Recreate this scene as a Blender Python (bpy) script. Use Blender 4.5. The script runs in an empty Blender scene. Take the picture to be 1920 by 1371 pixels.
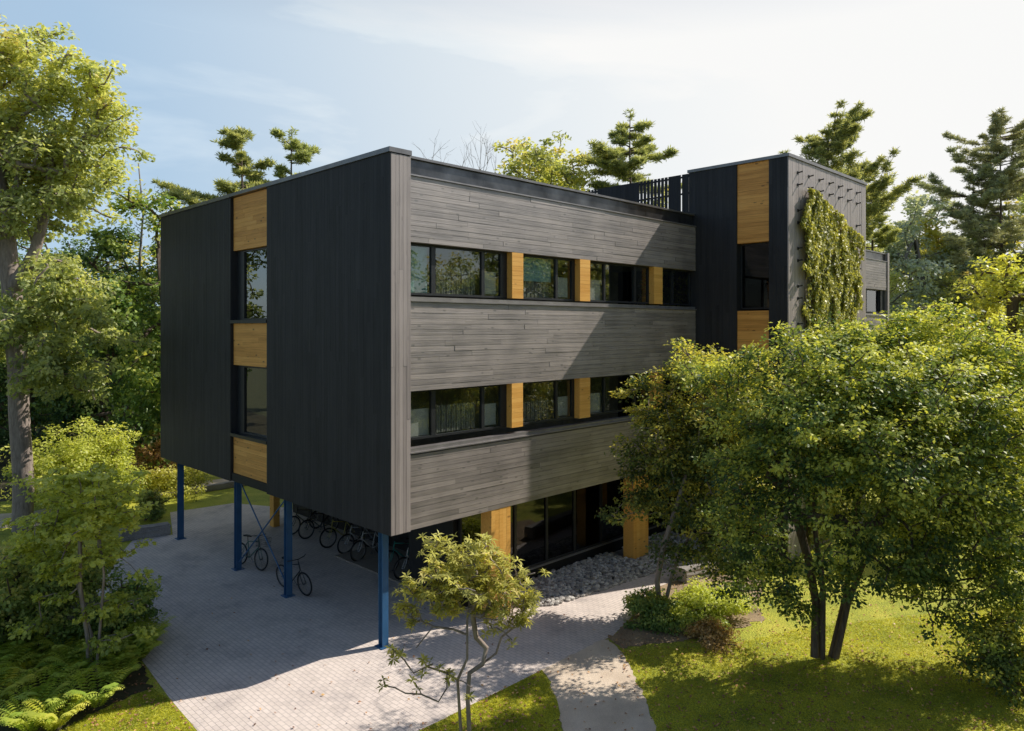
import bpy, math, random
import numpy as np
from mathutils import Vector, Matrix

# ---------------------------------------------------------------- survey
F, H, D0 = 1368.5, 7.55, 16.5          # focal length (px), camera height, distance to the near corner
S = math.sqrt(0.5)
CX, CY = -9.706, -13.628
HZ = 613.0
def P(px, depth):
    lat = (px-960)/F*depth
    return (CX+(depth+lat)*S, CY+(depth-lat)*S)
def G(px, py, z=0.0):
    return P(px, F*(H-z)/(py-HZ))
def AX(px, Y=0.0):                     # X where the plane y=Y is seen
    u = (px-960)/F
    c = D0+S*Y; l = -2.773-S*Y
    return (u*c-l)/(S*(1-u))
def AY(px, X=0.0):                     # Y where the plane x=X is seen
    u = (px-960)/F
    c = D0+S*X; l = -2.773+S*X
    return (l-u*c)/(S*(1+u))
def dep(X, Y): return D0+S*(X+Y)
def Z(py, depth): return H+(HZ-py)*depth/F

scene = bpy.context.scene
COL = scene.collection

# ---------------------------------------------------------------- helpers
def tag(o, label=None, cat=None, group=None, kind=None):
    if label: o['label'] = label
    if cat: o['category'] = cat
    if group: o['group'] = group
    if kind: o['kind'] = kind
    return o
def empty(name, loc=(0, 0, 0), rz=0.0):
    o = bpy.data.objects.new(name, None)
    COL.objects.link(o); o.location = loc; o.rotation_euler = (0, 0, rz)
    o.empty_display_size = 0.3
    return o
def link_mesh(name, me, mat, parent=None, loc=None):
    if mat is not None and not me.materials: me.materials.append(mat)
    o = bpy.data.objects.new(name, me); COL.objects.link(o)
    if parent is not None: o.parent = parent
    if loc is not None: o.location = loc
    return o
def copy_tree(o, parent=None):
    kids = list(o.children)
    c = o.copy(); COL.objects.link(c); c.parent = parent
    for k in kids: copy_tree(k, c)
    return c

class MB:
    def __init__(s): s.v = []; s.f = []; s.t = []
    def add(s, vs, fs, t=0.5):
        n = len(s.v); s.v += [tuple(p) for p in vs]; s.f += [tuple(i+n for i in q) for q in fs]; s.t += [t]*len(vs)
    def box(s, x0, x1, y0, y1, z0, z1, t=0.5):
        s.add([(x0,y0,z0),(x1,y0,z0),(x1,y1,z0),(x0,y1,z0),(x0,y0,z1),(x1,y0,z1),(x1,y1,z1),(x0,y1,z1)],
              [(0,3,2,1),(4,5,6,7),(0,1,5,4),(1,2,6,5),(2,3,7,6),(3,0,4,7)], t)
    def tube(s, pts, rad, n=8, t=0.5, cap=True):
        pts = [Vector(p) for p in pts]
        if not hasattr(rad, '__len__'): rad = [rad]*len(pts)
        d = (pts[1]-pts[0]).normalized()
        a = Vector((0,0,1)) if abs(d.z) < 0.9 else Vector((1,0,0))
        u = d.cross(a).normalized(); vs = []
        for i, p in enumerate(pts):
            if i == 0: dd = pts[1]-pts[0]
            elif i == len(pts)-1: dd = pts[-1]-pts[-2]
            else: dd = pts[i+1]-pts[i-1]
            dd.normalize()
            u = (u-dd*u.dot(dd))
            if u.length < 1e-6: u = dd.orthogonal()
            u.normalize(); w = dd.cross(u)
            for k in range(n):
                an = 2*math.pi*k/n
                vs.append(p+(u*math.cos(an)+w*math.sin(an))*rad[i])
        fs = []
        for i in range(len(pts)-1):
            for k in range(n):
                k2 = (k+1) % n
                fs.append((i*n+k, i*n+k2, (i+1)*n+k2, (i+1)*n+k))
        if cap:
            fs.append(tuple(range(n))[::-1]); fs.append(tuple((len(pts)-1)*n+k for k in range(n)))
        s.add(vs, fs, t)
    def torus(s, c, R, r, axis='y', n=28, m=6, t=0.5):
        vs = []; fs = []
        for i in range(n):
            a = 2*math.pi*i/n
            for j in range(m):
                b = 2*math.pi*j/m
                rr = R+r*math.cos(b); h = r*math.sin(b)
                vs.append((c[0]+rr*math.cos(a), c[1]+h, c[2]+rr*math.sin(a)))
        for i in range(n):
            for j in range(m):
                i2 = (i+1) % n; j2 = (j+1) % m
                fs.append((i*m+j, i2*m+j, i2*m+j2, i*m+j2))
        s.add(vs, fs, t)
    def mesh(s, name, smooth=False):
        me = bpy.data.meshes.new(name); me.from_pydata(s.v, [], s.f)
        at = me.attributes.new('tint', 'FLOAT', 'POINT'); at.data.foreach_set('value', s.t)
        if smooth: me.polygons.foreach_set('use_smooth', [True]*len(me.polygons))
        me.update(); return me
    def build(s, name, mat, parent=None, loc=None, smooth=False, bevel=0):
        o = link_mesh(name, s.mesh(name, smooth), mat, parent, loc)
        if bevel:
            b = o.modifiers.new('bevel', 'BEVEL'); b.width = bevel; b.segments = 2; b.limit_method = 'ANGLE'
        return o

# ---------------------------------------------------------------- materials
def new_mat(name):
    m = bpy.data.materials.new(name); m.use_nodes = True
    nt = m.node_tree; nt.nodes.clear()
    return m, nt, nt.nodes, nt.links
def N(nodes, typ, **kw):
    n = nodes.new(typ)
    for k, v in kw.items():
        if k.startswith('i_'): n.inputs[k[2:].replace('_', ' ')].default_value = v
        else: setattr(n, k, v)
    return n
def ramp(nodes, stops):
    r = nodes.new('ShaderNodeValToRGB'); e = r.color_ramp.elements
    while len(e) > 1: e.remove(e[-1])
    e[0].position = stops[0][0]; e[0].color = (*stops[0][1], 1)
    for p, c in stops[1:]:
        q = e.new(p); q.color = (*c, 1)
    return r
def plain(name, col, rough=0.6, metal=0.0, spec=0.5, noise=0.15, scale=6.0, bump=0.0):
    m, nt, nd, lk = new_mat(name)
    out = N(nd, 'ShaderNodeOutputMaterial'); b = N(nd, 'ShaderNodeBsdfPrincipled')
    tc = N(nd, 'ShaderNodeTexCoord'); nz = N(nd, 'ShaderNodeTexNoise'); nz.inputs['Scale'].default_value = scale
    nz.inputs['Detail'].default_value = 6
    lk.new(tc.outputs['Object'], nz.inputs['Vector'])
    r = ramp(nd, [(0.25, tuple(c*(1-noise) for c in col)), (0.75, tuple(min(1, c*(1+noise)) for c in col))])
    lk.new(nz.outputs['Fac'], r.inputs['Fac']); lk.new(r.outputs['Color'], b.inputs['Base Color'])
    b.inputs['Roughness'].default_value = rough; b.inputs['Metallic'].default_value = metal
    b.inputs['Specular IOR Level'].default_value = spec
    if bump:
        bp = N(nd, 'ShaderNodeBump'); bp.inputs['Strength'].default_value = bump; bp.inputs['Distance'].default_value = 0.02
        lk.new(nz.outputs['Fac'], bp.inputs['Height']); lk.new(bp.outputs['Normal'], b.inputs['Normal'])
    lk.new(b.outputs['BSDF'], out.inputs['Surface'])
    return m
def wood(name, dark, mid, light, grain, rough=0.6, spec=0.5, ior=1.5, knots=0.0, knotcol=(0.05, 0.02, 0.01), bump=0.25, blotch=0.35, tintw=0.28):
    """stained boards: grain = noise scale per axis, small along the board"""
    m, nt, nd, lk = new_mat(name)
    out = N(nd, 'ShaderNodeOutputMaterial'); b = N(nd, 'ShaderNodeBsdfPrincipled')
    tc = N(nd, 'ShaderNodeTexCoord'); at = N(nd, 'ShaderNodeAttribute', attribute_name='tint')
    off = N(nd, 'ShaderNodeVectorMath', operation='SCALE'); off.inputs[0].default_value = (37.0, 53.0, 71.0)
    lk.new(at.outputs['Fac'], off.inputs['Scale'])
    add = N(nd, 'ShaderNodeVectorMath', operation='ADD')
    lk.new(tc.outputs['Object'], add.inputs[0]); lk.new(off.outputs[0], add.inputs[1])
    mp = N(nd, 'ShaderNodeMapping'); mp.inputs['Scale'].default_value = grain
    lk.new(add.outputs[0], mp.inputs['Vector'])
    n1 = N(nd, 'ShaderNodeTexNoise'); n1.inputs['Scale'].default_value = 1.0; n1.inputs['Detail'].default_value = 7; n1.inputs['Roughness'].default_value = 0.65
    lk.new(mp.outputs[0], n1.inputs['Vector'])
    n2 = N(nd, 'ShaderNodeTexNoise'); n2.inputs['Scale'].default_value = 1.1; n2.inputs['Detail'].default_value = 4
    lk.new(tc.outputs['Object'], n2.inputs['Vector'])
    # value = 0.45*grain + 0.55*tint, blotches
    m1 = N(nd, 'ShaderNodeMath', operation='MULTIPLY_ADD'); m1.inputs[1].default_value = 0.9; m1.inputs[2].default_value = -0.2
    lk.new(n1.outputs['Fac'], m1.inputs[0])
    m2 = N(nd, 'ShaderNodeMath', operation='MULTIPLY_ADD'); m2.inputs[1].default_value = tintw
    lk.new(at.outputs['Fac'], m2.inputs[0]); lk.new(m1.outputs[0], m2.inputs[2])
    m3 = N(nd, 'ShaderNodeMath', operation='MULTIPLY_ADD'); m3.inputs[1].default_value = blotch
    lk.new(n2.outputs['Fac'], m3.inputs[0]); lk.new(m2.outputs[0], m3.inputs[2])
    m4 = N(nd, 'ShaderNodeMath', operation='SUBTRACT'); m4.inputs[1].default_value = blotch*0.5
    lk.new(m3.outputs[0], m4.inputs[0])
    r = ramp(nd, [(0.12, dark), (0.5, mid), (0.88, light)])
    lk.new(m4.outputs[0], r.inputs['Fac'])
    colout = r.outputs['Color']
    if knots:
        mk = N(nd, 'ShaderNodeMapping'); g = grain
        s = [2.2 if q == min(g) else 5.0 for q in g]
        mk.inputs['Scale'].default_value = s
        lk.new(add.outputs[0], mk.inputs['Vector'])
        vo = N(nd, 'ShaderNodeTexVoronoi'); vo.inputs['Scale'].default_value = 1.0
        lk.new(mk.outputs[0], vo.inputs['Vector'])
        kr = ramp(nd, [(0.0, (knots,)*3), (0.10, (knots*0.7,)*3), (0.16, (0, 0, 0))])
        lk.new(vo.outputs['Distance'], kr.inputs['Fac'])
        mx = N(nd, 'ShaderNodeMixRGB'); mx.inputs['Color2'].default_value = (*knotcol, 1)
        lk.new(kr.outputs['Color'], mx.inputs['Fac']); lk.new(colout, mx.inputs['Color1'])
        colout = mx.outputs['Color']
    lk.new(colout, b.inputs['Base Color'])
    rr = N(nd, 'ShaderNodeMapRange'); rr.inputs['To Min'].default_value = rough+0.12; rr.inputs['To Max'].default_value = rough-0.12
    lk.new(n1.outputs['Fac'], rr.inputs['Value']); lk.new(rr.outputs[0], b.inputs['Roughness'])
    b.inputs['Specular IOR Level'].default_value = spec; b.inputs['IOR'].default_value = ior
    bp = N(nd, 'ShaderNodeBump'); bp.inputs['Strength'].default_value = bump; bp.inputs['Distance'].default_value = 0.01
    lk.new(n1.outputs['Fac'], bp.inputs['Height']); lk.new(bp.outputs['Normal'], b.inputs['Normal'])
    lk.new(b.outputs['BSDF'], out.inputs['Surface'])
    return m
LB = 2.6
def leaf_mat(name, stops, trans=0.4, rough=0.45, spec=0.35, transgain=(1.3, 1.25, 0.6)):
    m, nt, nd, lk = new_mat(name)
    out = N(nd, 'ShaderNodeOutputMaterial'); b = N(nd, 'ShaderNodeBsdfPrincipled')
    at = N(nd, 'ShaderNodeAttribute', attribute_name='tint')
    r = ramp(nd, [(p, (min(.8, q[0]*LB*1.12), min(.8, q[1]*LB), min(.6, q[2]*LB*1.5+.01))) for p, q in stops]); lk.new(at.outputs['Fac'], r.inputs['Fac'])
    oi = N(nd, 'ShaderNodeObjectInfo')
    hs = N(nd, 'ShaderNodeHueSaturation')
    mr = N(nd, 'ShaderNodeMapRange'); mr.inputs['To Min'].default_value = 0.485; mr.inputs['To Max'].default_value = 0.515
    lk.new(oi.outputs['Random'], mr.inputs['Value']); lk.new(mr.outputs[0], hs.inputs['Hue'])
    lk.new(r.outputs['Color'], hs.inputs['Color'])
    lk.new(hs.outputs['Color'], b.inputs['Base Color'])
    b.inputs['Roughness'].default_value = rough; b.inputs['Specular IOR Level'].default_value = spec
    tr = N(nd, 'ShaderNodeBsdfTranslucent')
    mu = N(nd, 'ShaderNodeMixRGB', blend_type='MULTIPLY'); mu.inputs['Fac'].default_value = 1; mu.inputs['Color2'].default_value = (*transgain, 1)
    lk.new(hs.outputs['Color'], mu.inputs['Color1']); lk.new(mu.outputs['Color'], tr.inputs['Color'])
    mx = N(nd, 'ShaderNodeMixShader'); mx.inputs['Fac'].default_value = trans
    lk.new(b.outputs['BSDF'], mx.inputs[1]); lk.new(tr.outputs['BSDF'], mx.inputs[2])
    lk.new(mx.outputs[0], out.inputs['Surface'])
    return m
def bark_mat(name, a, c):
    m, nt, nd, lk = new_mat(name)
    out = N(nd, 'ShaderNodeOutputMaterial'); b = N(nd, 'ShaderNodeBsdfPrincipled')
    tc = N(nd, 'ShaderNodeTexCoord'); mp = N(nd, 'ShaderNodeMapping'); mp.inputs['Scale'].default_value = (14, 14, 3)
    lk.new(tc.outputs['Object'], mp.inputs['Vector'])
    nz = N(nd, 'ShaderNodeTexNoise'); nz.inputs['Scale'].default_value = 1; nz.inputs['Detail'].default_value = 8; nz.inputs['Roughness'].default_value = 0.7
    lk.new(mp.outputs[0], nz.inputs['Vector'])
    r = ramp(nd, [(0.3, a), (0.7, c)]); lk.new(nz.outputs['Fac'], r.inputs['Fac'])
    lk.new(r.outputs['Color'], b.inputs['Base Color']); b.inputs['Roughness'].default_value = 0.85
    bp = N(nd, 'ShaderNodeBump'); bp.inputs['Strength'].default_value = 0.6; bp.inputs['Distance'].default_value = 0.03
    lk.new(nz.outputs['Fac'], bp.inputs['Height']); lk.new(bp.outputs['Normal'], b.inputs['Normal'])
    lk.new(b.outputs['BSDF'], out.inputs['Surface'])
    return m
def glass_mat(name, tint=(0.55, 0.6, 0.6), ior=1.9):
    m, nt, nd, lk = new_mat(name)
    out = N(nd, 'ShaderNodeOutputMaterial')
    tr = N(nd, 'ShaderNodeBsdfTransparent'); tr.inputs['Color'].default_value = (*tint, 1)
    gl = N(nd, 'ShaderNodeBsdfGlossy'); gl.inputs['Roughness'].default_value = 0.0; gl.inputs['Color'].default_value = (0.95, 0.97, 0.98, 1)
    fr = N(nd, 'ShaderNodeFresnel'); fr.inputs['IOR'].default_value = ior
    tc = N(nd, 'ShaderNodeTexCoord'); nz = N(nd, 'ShaderNodeTexNoise'); nz.inputs['Scale'].default_value = 0.9
    lk.new(tc.outputs['Object'], nz.inputs['Vector'])
    bp = N(nd, 'ShaderNodeBump'); bp.inputs['Strength'].default_value = 0.12; bp.inputs['Distance'].default_value = 0.02
    lk.new(nz.outputs['Fac'], bp.inputs['Height']); lk.new(bp.outputs['Normal'], gl.inputs['Normal'])
    ge = N(nd, 'ShaderNodeNewGeometry'); iv_ = N(nd, 'ShaderNodeMath', operation='SUBTRACT'); iv_.inputs[0].default_value = 1; lk.new(ge.outputs['Backfacing'], iv_.inputs[1])
    ff = N(nd, 'ShaderNodeMath', operation='MULTIPLY'); lk.new(fr.outputs[0], ff.inputs[0]); lk.new(iv_.outputs[0], ff.inputs[1])
    mx = N(nd, 'ShaderNodeMixShader'); lk.new(ff.outputs[0], mx.inputs['Fac'])
    lk.new(tr.outputs[0], mx.inputs[1]); lk.new(gl.outputs[0], mx.inputs[2])
    lk.new(mx.outputs[0], out.inputs['Surface'])
    return m

M = {}
M['lit_siding'] = wood('siding in sunlit tone', (0.12, 0.101, 0.09), (0.335, 0.283, 0.25), (0.45, 0.383, 0.34), (0.9, 30, 26), rough=0.5, spec=1.0, ior=1.8, knots=0.85, knotcol=(0.05, 0.045, 0.04), bump=0.6, blotch=0.6, tintw=.22)  # dark boards painted paler so the sunlit facade reads brighter
M['lit_vertical'] = wood('vertical boards in sunlit tone', (0.24, 0.205, 0.19), (0.39, 0.335, 0.308), (0.50, 0.43, 0.40), (26, 26, 0.8), rough=0.5, spec=0.8, ior=1.6, knots=0.25, knotcol=(0.05, 0.045, 0.04), bump=0.3)  # sunlit copy of the charcoal boards, sunlight put into the colour
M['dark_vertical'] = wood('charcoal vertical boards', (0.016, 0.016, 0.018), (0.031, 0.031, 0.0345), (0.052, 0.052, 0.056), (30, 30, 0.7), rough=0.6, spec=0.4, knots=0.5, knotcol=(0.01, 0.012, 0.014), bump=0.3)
M['cedar_y'] = wood('golden cedar boards', (0.60, 0.26, 0.055), (0.95, 0.47, 0.115), (1.0, 0.62, 0.20), (30, 0.9, 26), rough=0.5, spec=0.4, knots=0.8, knotcol=(0.10, 0.03, 0.01), bump=0.2, blotch=0.2)
M['cedar_x'] = wood('golden cedar pier boards', (0.72, 0.34, 0.06), (0.92, 0.50, 0.12), (0.98, 0.63, 0.20), (0.9, 30, 26), rough=0.5, spec=0.4, knots=0.7, knotcol=(0.14, 0.04, 0.01), bump=0.2, blotch=0.2)
M['frame'] = plain('window frame paint', (0.022, 0.024, 0.026), 0.4, noise=0.2)
M['black'] = plain('black cladding', (0.008, 0.008, 0.009), 0.6)
M['dark_metal'] = plain('dark flashing metal', (0.10, 0.10, 0.102), 0.3, metal=0.75, noise=0.6, scale=2.0)
M['sill'] = plain('grey metal sill', (0.32, 0.30, 0.29), 0.35, metal=0.5, noise=0.2, scale=3)
M['roof'] = plain('roof membrane', (0.05, 0.05, 0.05), 0.9)
M['coping'] = plain('coping metal', (0.22, 0.21, 0.205), 0.35, metal=0.6, noise=0.25, scale=2)
M['inner'] = plain('dim interior wall', (0.34, 0.29, 0.24), 0.9)
M['ceiling'] = plain('interior ceiling', (0.35, 0.33, 0.30), 0.9)
M['blind_teal'] = plain('teal roller blind', (0.30, 0.48, 0.47), 0.9, noise=0.08)
M['blind_slats'] = plain('brown vertical slats', (0.30, 0.26, 0.215), 0.9, noise=0.15)
M['blind_beige'] = plain('beige fabric shade', (0.66, 0.57, 0.49), 0.9, noise=0.08)
M['blue'] = plain('blue painted steel', (0.04, 0.125, 0.26), 0.35, noise=0.15, scale=4)
M['glass'] = glass_mat('window glass', (0.82, 0.87, 0.86), 2.1)
M['glass_mirror'] = glass_mat('reflective glass', (0.75, 0.8, 0.8), 2.9)
M['glass_dark'] = glass_mat('tinted ground floor glass', (0.25, 0.22, 0.2), 1.55)
M['peg'] = plain('black steel peg', (0.012, 0.012, 0.013), 0.5)
M['bark_grey'] = bark_mat('grey bark', (0.12, 0.10, 0.085), (0.34, 0.31, 0.27))
M['bark_brown'] = bark_mat('brown bark', (0.055, 0.038, 0.028), (0.19, 0.145, 0.105))
M['bark_pale'] = bark_mat('pale bark', (0.17, 0.13, 0.11), (0.42, 0.35, 0.30))
M['leaf_oak'] = leaf_mat('oak leaves', [(0, (0.08, 0.115, 0.03)), (0.5, (0.20, 0.245, 0.065)), (0.9, (0.33, 0.34, 0.09)), (1, (0.36, 0.27, 0.07))], 0.48)
M['leaf_right'] = leaf_mat('small glossy leaves', [(0, (0.022, 0.045, 0.010)), (0.45, (0.085, 0.125, 0.020)), (0.8, (0.27, 0.29, 0.035)), (1, (0.40, 0.36, 0.05))], 0.40, rough=0.48, spec=0.35)
M['leaf_dark'] = leaf_mat('dark forest leaves', [(0, (0.018, 0.042, 0.010)), (0.5, (0.05, 0.095, 0.018)), (1, (0.16, 0.21, 0.03))], 0.3)
M['leaf_mid'] = leaf_mat('mid green leaves', [(0, (0.04, 0.075, 0.014)), (0.5, (0.11, 0.165, 0.028)), (1, (0.28, 0.28, 0.05))], 0.4)
M['leaf_haze'] = leaf_mat('haze-paled leaves', [(0, (0.11, 0.145, 0.085)), (0.5, (0.20, 0.245, 0.13)), (1, (0.34, 0.36, 0.17))], 0.4)  # distance haze put into the leaf colour
M['leaf_yellow'] = leaf_mat('golden leaves', [(0, (0.12, 0.13, 0.015)), (0.5, (0.24, 0.25, 0.03)), (1, (0.42, 0.36, 0.05))], 0.42)
M['leaf_rhodo'] = leaf_mat('long leathery leaves', [(0, (0.05, 0.07, 0.012)), (0.45, (0.15, 0.17, 0.03)), (0.93, (0.34, 0.31, 0.045)), (1, (0.46, 0.27, 0.06))], 0.36, rough=0.45, spec=0.3)
M['leaf_maple'] = leaf_mat('sapling leaves', [(0, (0.09, 0.13, 0.02)), (0.5, (0.22, 0.26, 0.035)), (1, (0.42, 0.42, 0.06))], 0.45)
M['leaf_vine'] = leaf_mat('vine leaves', [(0, (0.08, 0.10, 0.02)), (0.5, (0.19, 0.22, 0.035)), (1, (0.36, 0.36, 0.06))], 0.35)
M['leaf_rust'] = leaf_mat('rust brown leaves', [(0, (0.08, 0.06, 0.02)), (0.5, (0.20, 0.14, 0.04)), (1, (0.34, 0.20, 0.07))], 0.4)
M['fern'] = leaf_mat('fern fronds', [(0, (0.05, 0.09, 0.012)), (0.5, (0.14, 0.21, 0.020)), (1, (0.27, 0.33, 0.035))], 0.4)
M['needle'] = leaf_mat('pine needles', [(0, (0.04, 0.065, 0.02)), (0.5, (0.14, 0.18, 0.045)), (1, (0.33, 0.32, 0.08))], 0.45, transgain=(1.3, 1.25, 0.8))
M['needle_haze'] = leaf_mat('hazy conifer needles', [(0, (0.08, 0.10, 0.045)), (0.5, (0.17, 0.195, 0.07)), (1, (0.30, 0.30, 0.10))], 0.25, transgain=(1.2, 1.2, 0.8))  # needle colour paled to stand for distance haze

# ---------------------------------------------------------------- building
B = tag(empty('timber_building', (0, 0, 0)), 'black timber clad building raised on blue steel columns with golden wood panels', 'building')
rng = random.Random(5)
def boards(mb, plane, pos, a0, a1, z0, z1, horiz=True, bw=0.14, seg=3.2, th=0.02, jit=0.006, gap=0.006):
    """cladding boards facing -Y (plane 'Y') or -X (plane 'X'), outer face about pos"""
    def put(u0, u1, v0, v1):
        d = rng.uniform(0, jit); t = rng.random()
        if plane == 'Y': mb.box(u0, u1, pos+d, pos+d+th, v0, v1, t)
        else: mb.box(pos+d, pos+d+th, u0, u1, v0, v1, t)
    if horiz:
        n = max(1, round((z1-z0)/bw)); w = (z1-z0)/n
        for i in range(n):
            u = a0; first = True
            while u < a1-0.02:
                l = seg*rng.uniform(0.55, 1.3)*(rng.uniform(0.3, 1) if first else 1); first = False
                e = min(a1, u+l)
                if a1-e < 0.5: e = a1
                put(u, e-0.003, z0+i*w, z0+(i+1)*w-gap); u = e
    else:
        n = max(1, round((a1-a0)/bw)); w = (a1-a0)/n
        for i in range(n):
            v = z0; first = True
            while v < z1-0.02:
                l = seg*rng.uniform(0.6, 1.3)*(rng.uniform(0.3, 1) if first else 1); first = False
                e = min(z1, v+l)
                if z1-e < 0.5: e = z1
                put(a0+i*w, a0+(i+1)*w-gap, v, e-0.003); v = e
d770 = dep(AX(770), 0)
zA = lambda y: Z(y, d770)
ZB = 2.83                                   # underside
zs = dict(top=zA(291), sid3t=zA(329), w3t=zA(453), w3b=zA(552), s2t=zA(563), s2b=zA(734), w2b=zA(829), s1t=zA(849))
XT = AX(1305); YT = AY(1478, XT)            # tower west face plane, tower south face plane
XTE = 19.95; XE = 33.0; ZCAP = 11.62; ZT = Z(287, dep(XT, YT))
PIER = 0.575

# --- lit facade siding bands (main run and the run beyond the tower)
def band(x0, x1, z0, z1, name='siding_band'):
    mb = MB(); boards(mb, 'Y', 0.0, x0, x1, z0, z1, True, 0.128, 3.0, 0.022, 0.010, 0.007)
    mb.box(x0, x1, 0.034, 0.30, z0+0.002, z1-0.002, 0.1)
    return mb.build(name, M['lit_siding'], B)
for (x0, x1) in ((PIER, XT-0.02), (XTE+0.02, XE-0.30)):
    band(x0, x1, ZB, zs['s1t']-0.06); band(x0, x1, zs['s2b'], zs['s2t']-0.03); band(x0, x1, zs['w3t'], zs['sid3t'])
    mb = MB()                                # ledge, recessed flashing band and coping above the siding
    mb.box(x0, x1, -0.03, 0.12, zs['sid3t']+0.002, zs['sid3t']+0.035)
    o = mb.build('cap_strip', M['sill'], B)
    mb = MB(); x = x0; 
    while x < x1-0.01:
        e = min(x1, x+2.4); mb.box(x, e-0.004, 0.10+rng.uniform(0, .004), 0.28, zs['sid3t']+0.037, zs['top']-0.06); x = e
    mb.build('parapet_band', M['dark_metal'], B)
    mb = MB(); mb.box(x0, x1, 0.03, 0.40, zs['top']-0.058, zs['top']); mb.build('coping', M['coping'], B)
    for zt, zb in ((zs['s2t'], zs['s2t']-0.03), (zs['s1t'], zs['s1t']-0.06)):
        mb = MB(); mb.box(x0, x1, -0.045, 0.26, zt-0.028, zt+0.0); mb.box(x0, x1, 0.02, 0.24, zt+0.001, zt+0.085)
        mb.build('sill', M['sill'], B)
# --- corner pier and far pier
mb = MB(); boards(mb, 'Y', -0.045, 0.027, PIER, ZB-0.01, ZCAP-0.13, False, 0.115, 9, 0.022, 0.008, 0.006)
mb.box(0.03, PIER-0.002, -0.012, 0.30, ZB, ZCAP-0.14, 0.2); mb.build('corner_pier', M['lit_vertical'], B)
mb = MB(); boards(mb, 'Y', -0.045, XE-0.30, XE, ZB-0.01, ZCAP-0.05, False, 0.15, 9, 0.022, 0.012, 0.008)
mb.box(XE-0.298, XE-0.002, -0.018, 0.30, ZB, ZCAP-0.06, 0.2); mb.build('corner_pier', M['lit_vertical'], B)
# --- dark end wall in two leaves with the recessed strip between them
Y0, Y1, Y2 = AY(500), AY(432), AY(301)
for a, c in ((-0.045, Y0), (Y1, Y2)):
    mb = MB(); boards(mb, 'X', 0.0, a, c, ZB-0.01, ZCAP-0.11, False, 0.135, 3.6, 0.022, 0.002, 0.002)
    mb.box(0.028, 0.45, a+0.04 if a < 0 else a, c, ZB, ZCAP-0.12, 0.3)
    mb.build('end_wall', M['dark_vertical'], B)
mb = MB(); mb.box(-0.04, 0.30, -0.06, Y0-0.001, ZCAP-0.11, ZCAP); mb.box(-0.038, 0.299, Y0, Y1, ZCAP-0.10, ZCAP-0.002); mb.box(-0.04, 0.30, Y1+0.001, Y2+0.04, ZCAP-0.11, ZCAP)
mb.box(0.301, PIER+0.015, -0.06, 0.30, ZCAP-0.11, ZCAP)
mb.build('coping', M['coping'], B)
dS = dep(0, Y0)
zb_ = lambda y: Z(y, dS)
cz = [(zb_(459), ZCAP-0.12), (zb_(690), zb_(606)), (ZB+0.0, zb_(834))]
for a, c in cz:
    mb = MB(); boards(mb, 'X', 0.09, Y0+0.002, Y1-0.02, a, c, True, 0.135, 2.6, 0.02, 0.003, 0.004)
    mb.box(0.115, 0.42, Y0+0.004, Y1-0.022, a+0.002, c-0.002, 0.3); mb.build('cedar_panel', M['cedar_y'], B)

def window(plane, pos, a0, a1, z0, z1, mull, fw=0.055, shades=(), glass='glass', trans=(), name='window'):
    """frame = the part, panes / shades = its sub-parts. a = along the wall, pos = outer frame face"""
    mb = MB()
    def bx(m, u0, u1, d0, d1, v0, v1, t=0.5):
        if plane == 'Y': m.box(u0, u1, pos+d0, pos+d1, v0, v1, t)
        else: m.box(pos+d0, pos+d1, u0, u1, v0, v1, t)
    bx(mb, a0, a1, 0, 0.09, z0, z0+fw); bx(mb, a0, a1, 0, 0.09, z1-fw, z1)
    bx(mb, a0, a0+fw, 0.001, 0.089, z0+fw, z1-fw); bx(mb, a1-fw, a1, 0.001, 0.089, z0+fw, z1-fw)
    for mm in mull:
        c, w = (mm if hasattr(mm, '__len__') else (mm, fw*1.3))
        bx(mb, c-w/2, c+w/2, 0.002, 0.088, z0+fw, z1-fw)
    for (u0, u1, zz) in trans: bx(mb, u0, u1, 0.003, 0.087, zz-0.03, zz+0.03)
    fr = mb.build(name, M['frame'], B)
    edges = [a0+fw]+[x for mm in mull for x in ((mm[0]-mm[1]/2, mm[0]+mm[1]/2) if hasattr(mm, '__len__') else (mm-fw*.65, mm+fw*.65))]+[a1-fw]
    for i in range(0, len(edges), 2):
        m = MB(); bx(m, edges[i]+0.001, edges[i+1]-0.001, 0.045, 0.053, z0+fw+0.001, z1-fw-0.001); m.build('pane', M[glass], fr)
    for kind, u0, u1, v0, v1 in shades:
        m = MB()
        if kind == 'slats':
            u = u0; k = 0
            while u < u1-0.03:
                bx(m, u, u+0.062, 0.22+0.012*(k % 2), 0.224+0.012*(k % 2), v0, v1); u += 0.082; k += 1
            m.build('blind', M['blind_slats'], fr)
        elif kind == 'teal': bx(m, u0, u1, 0.16, 0.165, v0, v1); m.build('blind', M['blind_teal'], fr)
        else: bx(m, u0, u1, 0.12, 0.125, v0, v1); m.build('blind', M['blind_beige'], fr)
    return fr
# end wall windows
for zt, zb2 in ((cz[0][0]-0.01, cz[1][1]+0.10), (cz[1][0]-0.01, cz[2][1]+0.10)):
    window('X', 0.20, Y0+0.02, Y1-0.02, zb2, zt, [(Y1-0.28, 0.45)], fw=0.05, glass='glass_mirror')
    mb = MB(); mb.box(-0.02, 0.20, Y0+0.003, Y1-0.003, zb2-0.10, zb2-0.004); mb.build('sill', M['frame'], B)
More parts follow.
